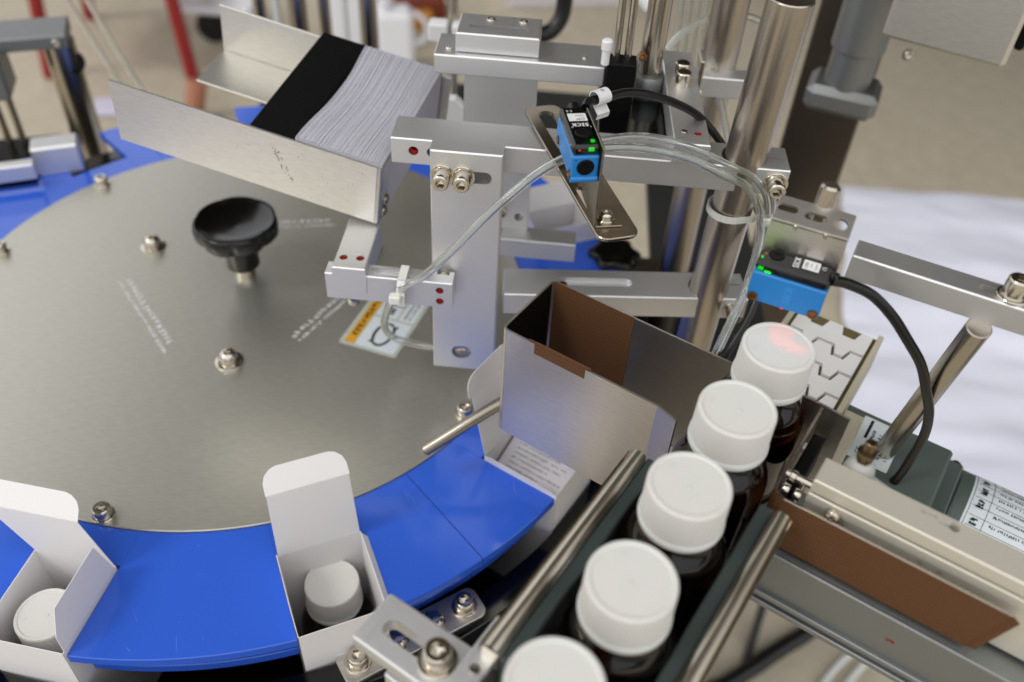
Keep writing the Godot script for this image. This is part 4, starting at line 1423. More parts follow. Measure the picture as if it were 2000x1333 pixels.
func sensors() -> void:
	# sensor over the leaflet pick-up, on an upright angle and a slotted strap
	var t := thing("mounting_strap", "slotted stainless strap across the crossbar under the upright blue sensor", "strap", Vector3(199.5, 181, 30.5), -20.8)
	var turn := rad_to_deg(atan2(42.0, 111.0))
	t.rotation_degrees.y = turn
	var g := Geo.new()
	var top := Transform3D(Basis(Vector3.RIGHT, Vector3(0, 0, -1), Vector3.UP), Vector3.ZERO)
	g.plate(rect(-10, -120.5, 10, 0, 5.5, 6), [rect(-4.2, -46, 4.2, -6, 4.0, 6), rect(-7.4, -100, -2.6, -78, 2.2, 4)], 0.0, 2.0, 0.4, top)
	part("strap", g, M.steel_strap, t)
	t = thing("sensor_angle", "thin steel angle standing on the slotted strap and holding the upright blue sensor", "bracket", Vector3(226.6, 183, 121), 13.0)
	g = Geo.new()
	g.box(Vector3(0, 20, -1.5), Vector3(0.9, 40, 35), 0.2)
	part("upright", g, M.steel_strap, t)
	g = Geo.new()
	g.plate(PackedVector2Array([Vector2(0.4, -17.5), Vector2(12.5, -17.5), Vector2(9.5, 6.0), Vector2(6.0, 16.0), Vector2(0.4, 16.0)]), [], 0.1, 1.0, 0.2, top)
	part("foot", g, M.steel_strap, t)
	screw(pan_screw(3.1, 2.6, 4.0), t, Vector3(6.0, 1.0, 12.2), Vector3.UP, "screw")
	screw(pan_screw(1.9, 1.6), t, Vector3(0.5, 28.0, 4.0), Vector3.RIGHT, "screw")
	t = thing("optical_sensor", "small blue optical sensor seen end on, above the crossbar and strap", "sensor", Vector3(219.2, 206, 119), 13.0, "optical sensors")
	sensor_body(t, 12.2, 17.4, 34.0, 12.0)
	g = Geo.new()
	g.rod(Vector3(-6.1, 0.6, 16.4), Vector3(6.1, 0.6, 16.4), 1.5, 20, 0.2)
	part("foot_ridge", g, M.sensor_blue, t)
	g = Geo.new()
	g.rod(Vector3(0.2, 6.6, 16.6), Vector3(0.2, 6.6, 17.5), 3.9, 32, 0.4)
	g.box(Vector3(0.2, 6.6, 17.5), Vector3(2.6, 0.6, 0.5), 0.0)
	g.box(Vector3(0.2, 6.6, 17.52), Vector3(0.6, 2.6, 0.5), 0.0)
	part("adjuster", g, M.black, t)
	g = Geo.new()
	g.rod(Vector3(0.2, 16.3, 6.2), Vector3(0.2, 17.5, 6.2), 3.6, 32, 0.4)
	part("switch", g, M.black, t)
	g = Geo.new()
	g.box(Vector3(0, 15.0, -4.5), Vector3(10.2, 3.4, 19), 0.3)
	part("inner_carrier", g, M.black, t)
	for z in [-12.0, 14.8]:
		g = Geo.new()
		g.lathe([Vector2(2.0, 0), Vector2(2.1, 0.5), Vector2(1.5, 0.6), Vector2(1.4, 0.2), Vector2(0, 0.15)], 20)
		screw(g.mesh(), t, Vector3(-6.1, 2.2 if z > 0 else 3.0, z), Vector3.LEFT, "brass_bush", "brass")
	led(t, Vector3(2.6, 13.9, 14.6), Vector3(2.5, 1.6, 1.0), "led_green", Color(0.1, 1.0, 0.2), 0.000008)
	led(t, Vector3(3.6, 16.0, 11.2), Vector3(1.8, 0.9, 1.6), "led_green", Color(0.1, 1.0, 0.2), 0.000009)
	led(t, Vector3(-2.6, 13.6, 14.6), Vector3(1.2, 0.8, 0.8), "led_orange", Color(1.0, 0.4, 0.1), 0.000006)
	g = Geo.new()
	g.box(Vector3(0.3, 17.2, -6.8), Vector3(8.2, 0.12, 6.4), 0.0)
	part("type_label", g, M.white_print, t)
	var rr := Vector3.LEFT
	var uu := Vector3(0, 0, 1)
	print_text("SICK", 2.5, t, Vector3(0.4, 17.22, -0.4), rr, uu, "white_print", "lettering", true)
	print_text("GTB6", 1.2, t, Vector3(1.4, 17.3, -4.8), rr, uu, "ink")
	print_text("P1211", 0.75, t, Vector3(2.2, 17.3, -6.6), rr, uu, "ink_grey")
	print_text("1052446", 0.75, t, Vector3(1.6, 17.3, -8.2), rr, uu, "ink_grey")
	print_text("C E", 1.5, t, Vector3(-2.4, 17.22, -12.2), rr, uu, "white_print")
	print_text("D", 0.9, t, Vector3(-3.6, 17.22, 1.6), rr, uu, "white_print")
	print_text("L", 0.9, t, Vector3(4.6, 17.22, 1.6), rr, uu, "white_print")
	print_text("+", 1.6, t, Vector3(-4.2, 10.2, 17.02), Vector3.RIGHT, Vector3.UP, "ink")
	print_text("-", 1.8, t, Vector3(4.6, 10.6, 17.02), Vector3.RIGHT, Vector3.UP, "ink")
	print_text("SICK", 3.2, t, Vector3(-6.12, 6.0, 0), Vector3(0, 0, 1), Vector3.UP, "sensor_emboss", "embossed_lettering", true)
	g = Geo.new()
	g.rod(Vector3(1, 14.0, -15), Vector3(1.4, 15.4, -20), 2.9, 20, 0.4)
	part("cable_gland", g, M.rubber, t)
	g = Geo.new()
	g.tube([Vector3(221.5, 221.4, 100), Vector3(223, 222.0, 95), Vector3(229, 221.8, 91), Vector3(240, 220, 80), Vector3(250, 216, 72), Vector3(266, 206.5, 60), Vector3(281, 194, 48), Vector3(294, 178, 38), Vector3(308, 160, 34), Vector3(319, 148, 44), Vector3(325.5, 136, 66), Vector3(324, 112, 92), Vector3(312, 92, 112), Vector3(300, 62, 124)], 2.1, 16, 8)
	solo("sensor_cable", "black cable from the upright sensor passing behind the tall post", "cable", g, M.rubber)
	t = thing("cable_marker", "white loop marker with a small print round the cable of the upright sensor", "tag", Vector3(228, 222.3, 92), 41)
	g = Geo.new()
	var loop := []
	for k in 21:
		var f := deg_to_rad(-70.0 + 320.0 * k / 20.0)
		loop.append(Vector2(3.6 * cos(f), 3.2 * sin(f) + 1.0))
	loop.append(Vector2(3.4, -6.0))
	loop.append(Vector2(2.6, -8.5))
	g.bent(loop, -3.6, 3.6, 0.5, Transform3D(Basis(Vector3(0, 0, 1), Vector3(1, 0, 0), Vector3(0, 1, 0)), Vector3.ZERO))
	part("loop", g, M.white_plastic, t)
	print_text("5", 1.8, t, Vector3(0, 4.55, 0.6), Vector3(-1, 0, 0), Vector3(0, 0, 1), "ink")

	# sensor over the bottles
	t = thing("optical_sensor", "blue optical sensor showing its broad side above the last bottle cap", "sensor", Vector3(310.0, 182, 176.2), -20.6, "optical sensors")
	sensor_body(t, 30.0, 20.0, 11.4, 14.6)
	g = Geo.new()
	g.box(Vector3(5.4, 16.2, -0.6), Vector3(18.0, 5.6, 8.4), 0.4)
	part("inner_carrier", g, M.black, t)
	g = Geo.new()
	g.rod(Vector3(-8.2, 19.0, -2.2), Vector3(-8.2, 20.3, -2.2), 3.2, 32, 0.4)
	g.box(Vector3(-8.2, 20.3, -2.2), Vector3(2.6, 0.5, 0.6), 0.0)
	part("adjuster", g, M.black, t)
	for x in [-12.4, 12.4]:
		g = Geo.new()
		g.lathe([Vector2(2.2, 0), Vector2(2.2, 0.5), Vector2(1.5, 0.6), Vector2(1.3, 0.1), Vector2(0, 0.05)], 24)
		screw(g.mesh(), t, Vector3(x, 2.4, 5.7), Vector3(0, 0, 1), "brass_bush", "brass")
	led(t, Vector3(-12.6, 15.8, 4.2), Vector3(2.2, 1.4, 1.2), "led_green", Color(0.1, 1.0, 0.2), 0.000008)
	led(t, Vector3(-9.4, 15.4, 4.7), Vector3(2.6, 0.8, 0.7), "led_green", Color(0.1, 1.0, 0.2), 0.000005)
	led(t, Vector3(-13.4, 18.8, 0.4), Vector3(1.0, 0.8, 1.2), "led_green", Color(0.1, 1.0, 0.2), 0.000006)
	led(t, Vector3(-12.6, 18.4, -3.0), Vector3(0.9, 0.7, 1.0), "led_orange", Color(1.0, 0.4, 0.1), 0.000006)
	g = Geo.new()
	g.box(Vector3(5.9, 19.86, -1.5), Vector3(6.6, 0.12, 6.4), 0.0)
	part("type_label", g, M.white_print, t)
	rr = Vector3(0, 0, -1)
	uu = Vector3(-1, 0, 0)
	print_text("SICK", 2.4, t, Vector3(0.2, 19.86, -1.0), rr, uu, "white_print", "lettering", true)
	print_text("GTB6", 1.2, t, Vector3(4.0, 19.95, -1.2), rr, uu, "ink")
	print_text("P1211", 0.75, t, Vector3(5.9, 19.95, -1.8), rr, uu, "ink_grey")
	print_text("1052446", 0.75, t, Vector3(7.8, 19.95, -1.5), rr, uu, "ink_grey")
	print_text("CE", 1.6, t, Vector3(11.0, 19.86, -2.2), rr, uu, "white_print")
	print_text("SICK", 2.9, t, Vector3(0.8, 7.6, 5.71), Vector3.UP, Vector3.LEFT, "sensor_emboss", "embossed_lettering", true)
	g = Geo.new()
	g.rod(Vector3(12.5, 17.0, -2.5), Vector3(17.0, 16.8, -2.0), 2.6, 20, 0.4)
	part("cable_gland", g, M.rubber, t)
	g = Geo.new()
	g.lathe([Vector2(0.8, 0), Vector2(0.75, -0.25), Vector2(0, -0.3)], 20)
	part("emitter_lens", g, M.led_red, t, Vector3(0.2, 0.0, 4.4))
	var beam := SpotLight3D.new()
	beam.name = "sensor_beam"
	beam.light_color = Color(1.0, 0.05, 0.08)
	beam.light_energy = 0.004
	beam.spot_range = 3.0
	beam.spot_attenuation = 2.0
	beam.spot_angle = 6.5
	beam.spot_angle_attenuation = 0.12
	beam.shadow_enabled = true
	beam.light_size = 0.0005
	add_child(beam)
	beam.look_at_from_position(Vector3(308.4, 181.0, 180.4) * MM, Vector3(313.0, 171.2, 185.6) * MM)
	t = thing("sensor_bracket", "bent stainless bracket with round holes behind the sensor over the bottles", "bracket", Vector3(310.0, 182, 176.2), -20.6)
	g = Geo.new()
	g.box(Vector3(0.4, 19.5, -6.5), Vector3(30.5, 27, 1.2), 0.2)
	part("upright", g, M.steel_x, t)
	g = Geo.new()
	g.plate(rect(-14.8, 6.2, 15.6, 18.6, 0.8), [disc(11.0, 12.2, 2.7, 20), rect(-3.2, 10.4, 5.6, 14.0, 1.7), rect(-14.2, 11.0, -6.0, 14.6, 1.7)], 0.0, 1.2, 0.2, Transform3D(Basis(Vector3.RIGHT, Vector3(0, 0.35, -0.94), Vector3(0, 0.94, 0.35)), Vector3(0.0, 30.6, 0)))
	part("top_flange", g, M.steel_x, t)
	g = Geo.new()
	g.rod(Vector3(-14.6, 33.0, -6.6), Vector3(15.4, 33.0, -6.6), 1.0, 16, 0.2)
	part("bend", g, M.steel, t)
	for x in [-5.0, 7.0]:
		g = Geo.new()
		g.rod(Vector3(x, 31.0, -6.0), Vector3(x, 33.6, -5.9), 0.8, 12, 0.4)
		part("pressed_gusset", g, M.steel, t)
	g = Geo.new()
	g.rod(Vector3(2.0, 30.0, -19), Vector3(2.6, 46.0, -21), 4.0, 28, 1.0)
	part("clamp_pin", g, M.steel, t)
	g = Geo.new()
	g.lathe([Vector2(0, 0), Vector2(3.4, 0), Vector2(3.9, 0.5), Vector2(3.9, 9), Vector2(0, 9)], 6)
	part("hexagon_pin", g, M.steel_dark, t, Vector3(-4.0, -5.0, -7.4))
	g = Geo.new()
	g.tube([Vector3(323.5, 199.0, 181.2), Vector3(331.9, 195.6, 178.0), Vector3(344, 189.4, 176.0), Vector3(355.5, 179.5, 176.0), Vector3(365.5, 168.0, 176.5), Vector3(376.5, 154, 176.5), Vector3(384.5, 138.5, 175.9), Vector3(393, 120.5, 173.0), Vector3(398.6, 101.0, 169.2), Vector3(400, 80, 166.5), Vector3(398.5, 55.8, 164.4), Vector3(390, 25, 160)], 2.3, 16, 8)
	solo("sensor_cable", "black cable curving down from the sensor over the bottles, in front of the white sheet", "cable", g, M.rubber)


func led(t: Node3D, at: Vector3, size: Vector3, m: String, c: Color, energy: float) -> void:
	var g := Geo.new()
	g.box(Vector3.ZERO, size, 0.2)
	part("signal_led", g, M[m], t, at)
	var l := OmniLight3D.new()
	l.name = "signal_light"
	l.light_color = c
	l.light_energy = energy
	l.omni_range = 3.0
	l.omni_attenuation = 2.0
	l.light_size = 0.0004
	l.shadow_enabled = true
	t.add_child(l, true)
	l.position = at * MM


# ------------------------------------------------------------------ air hoses and cable ties
func hoses() -> void:
	var paths := [
		[Vector3(306, 92, 112), Vector3(317, 120, 92), Vector3(321, 141, 78), Vector3(318, 157, 73), Vector3(307, 174, 79), Vector3(292, 185, 87), Vector3(273, 191.5, 85), Vector3(251, 193.0, 82), Vector3(228, 191.0, 84), Vector3(206, 184, 93), Vector3(184, 167, 104), Vector3(166, 146, 109), Vector3(149, 123, 107), Vector3(134, 105, 100.5), Vector3(124, 84, 92), Vector3(116, 50, 72), Vector3(117, 26, 56), Vector3(128, 18, 52), Vector3(146, 20, 56)],
		[Vector3(309, 88, 106), Vector3(320, 118, 87), Vector3(324.5, 140, 74), Vector3(322, 159, 69), Vector3(311, 177, 76), Vector3(294, 188.5, 83), Vector3(274, 195.0, 80.5), Vector3(251, 196.5, 77), Vector3(228, 193.5, 80), Vector3(207, 187.5, 90), Vector3(187, 171, 102), Vector3(170, 150, 107.5), Vector3(153, 126, 106), Vector3(137, 106, 100.5), Vector3(128, 84, 90), Vector3(121, 52, 70), Vector3(122, 30, 55), Vector3(132, 24, 50), Vector3(148, 26, 54)],
		[Vector3(300, 70, 118), Vector3(315, 112, 95), Vector3(327, 138, 72), Vector3(326, 160, 60), Vector3(318, 176, 48)],
	]
	var names := ["thick clear air hose looping over the crossbar from the post to the cross block", "thinner clear air hose beside the thick one, ending behind the upright sensor", "clear air hose hanging beside the tall post behind the cable tie"]
	paths[1] = paths[1].slice(0, 9)
	for i in 3:
		var g := Geo.new()
		var bore: float = [2.3, 1.7, 1.7][i]
		g.tube(paths[i], bore, 20, 7)
		g.tube(paths[i], bore * 0.66, 20, 7, true, -1.0)
		solo("air_hose", names[i], "hose", g, M.hose, Vector3.ZERO, 0.0, "clear air hoses")
	var t := thing("cable_tie", "white cable tie round the cross block, holding the hose ends", "cable tie", Vector3(133, 98, 92))
	var g := Geo.new()
	g.bent([Vector2(-6.6, 8.6), Vector2(6.2, 8.6), Vector2(9.6, 6.6), Vector2(11.0, 2.0), Vector2(10.2, -6.0), Vector2(6.2, -11.0), Vector2(-6.6, -11.0), Vector2(-6.6, 8.6)], -2.2, 2.2, 1.1, Transform3D(Basis(Vector3(0, 0, 1), Vector3(1, 0, 0.05), Vector3(0, 1, 0)), Vector3(0, 1.4, -1)))
	part("strap", g, M.nylon, t)
	g = Geo.new()
	g.box(Vector3(-2.6, 2.2, 11.6), Vector3(6.4, 5.6, 5.0), 0.8)
	part("head", g, M.nylon, t)
	t = thing("cable_tie", "white cable tie round the tall post above the lower clamp bar", "cable tie", Vector3(305.6, 148, 60))
	g = Geo.new()
	var ring := []
	for k in 25:
		var f := deg_to_rad(-62.0 + 330.0 * k / 24.0)
		ring.append(Vector2(11.8 * cos(f) + (3.4 if cos(f) > 0.5 else 0.0), 11.8 * sin(f)))
	g.bent(ring, -1.8, 1.8, 1.0)
	part("strap", g, M.nylon, t)
	g = Geo.new()
	g.box(Vector3(18.6, 0.6, 9.6), Vector3(6.4, 5.6, 6.0), 0.7)
	g.box(Vector3(22.4, 0.6, 10.4), Vector3(2.4, 2.4, 4.2), 0.4)
	part("head", g, M.nylon, t)


# ------------------------------------------------------------------ things behind the crossbar
func back_station() -> void:
	var t := thing("tee_bracket", "aluminium plate with a wide tee top behind the crossbar, slotted block on top", "bracket", Vector3(0, 75, 0))
	var g := Geo.new()
	g.plate(rect(154, 0, 196, 114), [disc(190, 10, 3.0)], -13.0, -3.4, 0.5)
	part("upright", g, M.alu, t)
	g = Geo.new()
	g.box(Vector3(186, 119.5, 2), Vector3(93, 11.0, 27), 0.7)
	part("tee_bar", g, M.alu, t)
	g = Geo.new()
	g.plate(rect(151, -11.5, 196, 14.5), [rect(157, -3.2, 190, 0.8, 1.9)], 125.2, 136.2, 0.7, Transform3D(Basis(Vector3.RIGHT, Vector3(0, 0, -1), Vector3.UP), Vector3.ZERO))
	part("top_block", g, M.alu, t)
	for c in [Vector3(165, 10, -3.2), Vector3(172, 24, -3.2), Vector3(179, 15, -3.2)]:
		screw(socket_screw(3.6, 5.0), t, c, Vector3(0, 0, 1), "screw")
	screw(socket_screw(2.0, 1.2), t, Vector3(167, 132, 1.5), Vector3.UP, "slot_screw", "brass")
	screw(socket_screw(2.4, 1.0), t, Vector3(168, 136, -8), Vector3.UP, "screw")
	screw(socket_screw(2.4, 1.0), t, Vector3(186, 136, -8), Vector3.UP, "screw")
	screw(pan_screw(2.0, 1.6), t, Vector3(147, 125, 8), Vector3.UP, "screw")
	screw(pan_screw(1.4, 1.0), t, Vector3(221, 125, 6), Vector3.UP, "screw")
	# black lifting unit with rods
	t = thing("lifting_unit", "black block with two thin steel rods and a thick rod in a hexagon nut", "actuator", Vector3(0, 120, 0))
	g = Geo.new()
	g.box(Vector3(249.5, 53, 2), Vector3(37, 10, 86), 0.6)
	part("base_plate", g, M.black_gloss, t)
	g = Geo.new()
	g.box(Vector3(240.6, 70, 14), Vector3(16, 30, 13), 0.6)
	part("guide_block", g, M.black, t)
	for x in [237.5, 243.5]:
		g = Geo.new()
		g.rod(Vector3(x, 80, 12), Vector3(x - 1.5, 190, 12), 2.0, 20, 0.3)
		part("guide_rod", g, M.steel, t)
	g = Geo.new()
	g.lathe([Vector2(0, 58), Vector2(10.4, 58), Vector2(10.8, 58.6), Vector2(10.8, 69), Vector2(9.6, 71), Vector2(0, 71)], 6)
	part("hexagon_nut", g, M.alu_dull, t, Vector3(257.6, 0, -2))
	g = Geo.new()
	g.rod(Vector3(257.6, 70, -2), Vector3(257.6, 220, -2), 6.4, 40, 0.4)
	part("piston_rod", g, M.steel, t)
	g = Geo.new()
	g.rod(Vector3(231.5, 84, 20), Vector3(231.5, 97, 20), 2.2, 16, 0.6)
	g.rod(Vector3(231.5, 92, 20), Vector3(231.5, 98, 20), 2.9, 16, 0.8)
	part("white_stop", g, M.white_plastic, t)
	g = Geo.new()
	g.box(Vector3(249.6, 72, 8), Vector3(0.8, 26, 3.0), 0.2)
	part("side_strip", g, M.steel, t)
	screw(socket_screw(2.4, 2.4), t, Vector3(251, 84, 6), Vector3(0.5, 0.3, 1), "screw", "brass")
	t = thing("rear_post", "second stainless post behind the top beam, partly hidden by the tall post", "post", Vector3(305.5, -70, -66))
	g = Geo.new()
	g.rod(Vector3.ZERO, Vector3(0, 345, 0), 11.0, 48, 0.6)
	part("shaft", g, M.steel_y, t)
	t = thing("rear_clamp", "aluminium bar on the rear post, with a thin upright steel tab at its end", "bar", Vector3(310, 163.5, -52))
	g = Geo.new()
	g.box(Vector3(6, 0, 0), Vector3(62, 13, 14), 0.6)
	part("bar", g, M.alu, t)
	g = Geo.new()
	g.box(Vector3(-20, 12, 18), Vector3(2.6, 26, 16), 0.5)
	part("tab", g, M.steel, t)
	screw(pan_screw(2.4, 2.0), t, Vector3(24, -1, 7), Vector3(0, 0, 1), "screw")
	screw(pan_screw(2.2, 2.0), t, Vector3(-18.6, 4, 22), Vector3.RIGHT, "screw")
	g = Geo.new()
	g.tube([Vector3(272.6, 172.5, -71), Vector3(280, 180, -78), Vector3(290.2, 186, -83.5), Vector3(302, 190.5, -87), Vector3(313, 191.5, -89.7), Vector3(328, 189.5, -88.8), Vector3(345, 182, -84)], 2.2, 14, 7)
	g.tube([Vector3(272.6, 172.5, -71), Vector3(280, 180, -78), Vector3(290.2, 186, -83.5), Vector3(302, 190.5, -87), Vector3(313, 191.5, -89.7), Vector3(328, 189.5, -88.8), Vector3(345, 182, -84)], 1.5, 14, 7, true, -1.0)
	solo("air_hose", "clear air hose arching in front of the rear post at the top of the picture", "hose", g, M.hose, Vector3.ZERO, 0.0, "clear air hoses")
	g = Geo.new()
	g.tube([Vector3(330, 60, -20), Vector3(326, 100, -28), Vector3(318, 130, -40), Vector3(306, 160, -50), Vector3(300, 178, -58)], 2.2, 14, 7)
	g.tube([Vector3(330, 60, -20), Vector3(326, 100, -28), Vector3(318, 130, -40), Vector3(306, 160, -50), Vector3(300, 178, -58)], 1.5, 14, 7, true, -1.0)
	solo("air_hose", "clear air hose rising between the two steel posts", "hose", g, M.hose, Vector3.ZERO, 0.0, "clear air hoses")
	for k in 4:
		g = Geo.new()
		g.tube([Vector3(282 + k * 5, 128, -90), Vector3(281 + k * 5.2, 165, -92), Vector3(279 + k * 5.5, 215, -94)], 2.2, 12, 6)
		g.tube([Vector3(282 + k * 5, 128, -90), Vector3(281 + k * 5.2, 165, -92), Vector3(279 + k * 5.5, 215, -94)], 1.5, 12, 6, true, -1.0)
		solo("air_hose", ["leftmost", "second", "third", "rightmost"][k] + " of four upright clear hoses left of the rear post", "hose", g, M.hose, Vector3.ZERO, 0.0, "clear air hoses")
	t = thing("flow_fitting", "white push-in air fitting beside the thin guide rods at the top", "fitting", Vector3(244, 214, -60))
	g = Geo.new()
	g.rod(Vector3(-9, 6, 0), Vector3(0, 2, 2), 5.0, 24, 0.8)
	g.rod(Vector3(3, 0, 0), Vector3(14, -9, 6), 4.2, 24, 0.8)
	part("body", g, M.white_plastic, t)
	screw(socket_screw(2.4, 2.6), t, Vector3(-1, 1, 6), Vector3(0, 0.3, 1), "screw", "brass")
	t = thing("star_grip", "small black star grip on the table between the lower clamp bar and the posts", "knob", Vector3(262, -30, -84))
	g = Geo.new()
	var rows := [[10.0, 20.0, 0.0], [16.0, 22.0, 1.0], [18.5, 27.0, 2.0], [18.0, 33.0, 2.0], [14.0, 35.0, 1.0], [8.0, 33.0, 0.0], [0.01, 32.5, 0.0]]
	var ring := []
	for r in rows:
		var c := []
		for j in 64:
			var f := TAU * j / 64
			var rr: float = r[0] + r[2] * cos(f * 6)
			c.append(Vector3(rr * cos(f), r[1], rr * sin(f)))
		ring.append(c)
	smooth_rings(g, ring)
	g.rod(Vector3(0, -40, 0), Vector3(0, 24, 0), 5.5, 24, 0.3)
	part("grip", g, M.knob, t)
	t = thing("rear_ledge", "dark steel ledge with a thin bright edge under the crossbar, beside the rear post", "plate", Vector3(270, -40, -100))
	g = Geo.new()
	g.box(Vector3(8, 0, 0), Vector3(110, 4, 70), 0.6)
	part("plate", g, M.steel_dark, t)
	t = thing("elbow_tube", "black rubber elbow tube bending down behind the slotted top block", "tube", Vector3(200, 90, -290))
	g = Geo.new()
	g.tube([Vector3(8, 70, -6), Vector3(6, 24, 0), Vector3(4, 6, 4), Vector3(-4, -4, 10), Vector3(-14, -6, 16)], 7.0, 20, 8)
	part("tube", g, M.rubber, t)
	screw(socket_screw(3.0, 2.0), t, Vector3(-14, -3, 22), Vector3(-1, 0, 0.6), "clip", "chrome")
	t = thing("rear_stand", "thin steel stand with two white blocks on its cross pin, left of the slotted block", "stand", Vector3(121, -70, -204))
	g = Geo.new()
	g.rod(Vector3(0, 0, 0), Vector3(0, 250, 0), 4.0, 24, 0.4)
	part("shaft", g, M.steel, t)
	for x in [-10.0, 8.0]:
		g = Geo.new()
		g.box(Vector3(x, 186, 6), Vector3(15, 15, 13), 1.6)
		part("white_block", g, M.white_plastic, t)
	t = thing("paper_wedge", "white shaped plastic guide between the leaflets and the tall rear plate", "guide", Vector3(128, 96, -110))
	g = Geo.new()
	g.plate(PackedVector2Array([Vector2(-13, 2), Vector2(-4, -14), Vector2(16, -14), Vector2(17, 4), Vector2(8, 12), Vector2(-10, 12)]), [], -4, 4, 0.8)
	part("body", g, M.white_plastic, t)


# ------------------------------------------------------------------ the far left station, the column and what stands on the floor
func far_things() -> void:
	var t := thing("tube_column", "dark square steel column rising from the floor behind the sensor over the bottles", "column", Vector3(439, -850, -250), -20)
	var g := Geo.new()
	g.box(Vector3(0, 650, 0), Vector3(56, 1300, 56), 2.0)
	part("tube", g, M.column_steel, t)
	t = thing("cylinder_clamp", "grey aluminium clamp holding a round tube against the dark square column", "clamp", Vector3(419, 108, -164), -18)
	g = Geo.new()
	g.box(Vector3(0, 0, 0), Vector3(52, 20, 40), 5.0)
	part("clamp", g, M.alu_dull, t)
	g = Geo.new()
	g.rod(Vector3(0, 0, 0), Vector3(0, 36, 0), 16.5, 40, 0.8)
	part("inner_tube", g, M.alu_dull, t)
	g = Geo.new()
	g.rod(Vector3(0, 36, 0), Vector3(0, 160, 0), 19.0, 40, 0.8)
	part("outer_tube", g, M.alu_dull, t)
	screw(socket_screw(4.0, 4.0), t, Vector3(34, 40, 4), Vector3(0.3, 0.2, 1), "screw")
	t = thing("control_box", "brushed stainless control box with a black side handle at the top right corner", "control box", Vector3(407.4, 183, -93.7), -26.5)
	g = Geo.new()
	g.box(Vector3(37, 45, -31), Vector3(74, 90, 62), 2.5)
	part("case", g, M.steel_tray, t)
	g = Geo.new()
	g.box(Vector3(77, 48, -44), Vector3(6, 96, 22), 1.5)
	part("handle", g, M.black, t)
	# the station at the far left
	t = thing("left_clamp_plate", "grey aluminium plate with a bolt at the upper left, above the chrome column", "plate", Vector3(-253, 48, -262), 22)
	g = Geo.new()
	g.box(Vector3(-44, 6, 0), Vector3(130, 12, 42), 1.0)
	part("plate", g, M.alu_dull, t)
	screw(socket_screw(4.0, 4.0), t, Vector3(12, 6, 21), Vector3(0, 0, 1), "bolt")
	g = Geo.new()
	g.rod(Vector3(14, -26, -4), Vector3(20, -16, 14), 10, 24, 2.0)
	part("clamp_lever", g, M.black, t)
	t = thing("left_column", "chrome round column under the grey plate at the upper left", "post", Vector3(-241, -850, -261))
	g = Geo.new()
	g.rod(Vector3.ZERO, Vector3(0, 900, 0), 14.0, 40, 0.6)
	part("shaft", g, M.steel, t)
	g = Geo.new()
	g.box(Vector3(-38, 780, 2), Vector3(44, 8, 50), 0.6)
	part("foot", g, M.black, t)
	t = thing("left_housing", "dark grey housing with hanging rods at the left edge, beside the chrome column", "housing", Vector3(-300, -20, -225), 20)
	g = Geo.new()
	g.box(Vector3(-4, 52, 0), Vector3(54, 40, 40), 2.0)
	part("case", g, M.alu_dull, t)
	for x in [-14.0, 4.0, 16.0]:
		g = Geo.new()
		g.rod(Vector3(x, -30, 4), Vector3(x, 34, 4), 3.2, 20, 0.4)
		part("rod", g, M.steel, t)
	g = Geo.new()
	g.box(Vector3(4, -36, 4), Vector3(80, 16, 56), 1.0)
	part("foot", g, M.black, t)
	t = thing("jaw_block", "silver jaw block over the far left pocket of the blue rim", "block", Vector3(-192, -2, -140), 24)
	g = Geo.new()
	g.box(Vector3(-4, 13, 0), Vector3(36, 26, 20), 1.6)
	part("jaw", g, M.alu, t)
	g = Geo.new()
	g.box(Vector3(-44, 16, 22), Vector3(50, 14, 10), 1.0)
	part("arm", g, M.alu, t)
	g = Geo.new()
	g.box(Vector3(-52, -12, 4), Vector3(60, 34, 30), 1.0)
	part("black_foot", g, M.black, t)
	# posts of the next station, behind the tray
	var posts := [[-100.0, -395.0, 6.5, "steel"], [-84.0, -398.0, 4.0, "white_plastic"], [-60.0, -392.0, 9.0, "steel"], [-34.0, -396.0, 6.0, "steel"], [-12.0, -390.0, 3.5, "white_plastic"], [10.0, -398.0, 9.0, "steel"]]
	var pl := ["left end of the row of uprights above the tray", "slim white upright second from the left above the tray", "thick steel upright third from the left above the tray", "steel upright in the middle of the row above the tray", "slim white upright with a clip, right of the middle above the tray", "thick steel upright at the right end of the row above the tray"]
	for i in posts.size():
		g = Geo.new()
		var p: Array = posts[i]
		g.rod(Vector3.ZERO, Vector3(0, 220, 0), p[2], 28, 0.5)
		if p[3] == "white_plastic":
			g.box(Vector3(0, 150, 4), Vector3(24, 12, 12), 1.5)
		solo("upright", pl[i] if i > 0 else "steel upright at the " + pl[0], "post", g, M[p[3]], Vector3(p[0], -70, p[1]), 0.0, "uprights of the next station")
	for k in 2:
		g = Geo.new()
		var pts := [Vector3(-281.9, 40.2, -363.9), Vector3(-241.8, 1.6, -329.2), Vector3(-210.1, -30, -300.7), Vector3(-183.9, -58.2, -275.2)] if k == 0 else [Vector3(-261.8, 41.1, -365.6), Vector3(-224.2, 2.4, -330.7), Vector3(-192.6, -29.2, -302.2), Vector3(-174.8, -50.4, -282.9)]
		pts.push_front(pts[0] * 2.0 - pts[1])
		g.tube(pts, 3.0, 14, 6)
		g.tube(pts, 2.0, 14, 6, true, -1.0)
		solo("air_hose", ["left", "right"][k] + " of two clear hoses slanting down behind the tray at the upper left", "hose", g, M.hose, Vector3.ZERO, 0.0, "clear air hoses")
	# floor things
	t = thing("stool", "red steel stool on the floor at the upper left, cut by the top edge", "stool", Vector3(-1080, -850, -2030), 8)
	g = Geo.new()
	g.box(Vector3(0, 250, 0), Vector3(400, 24, 400), 6)
	part("seat", g, M.red_paint, t)
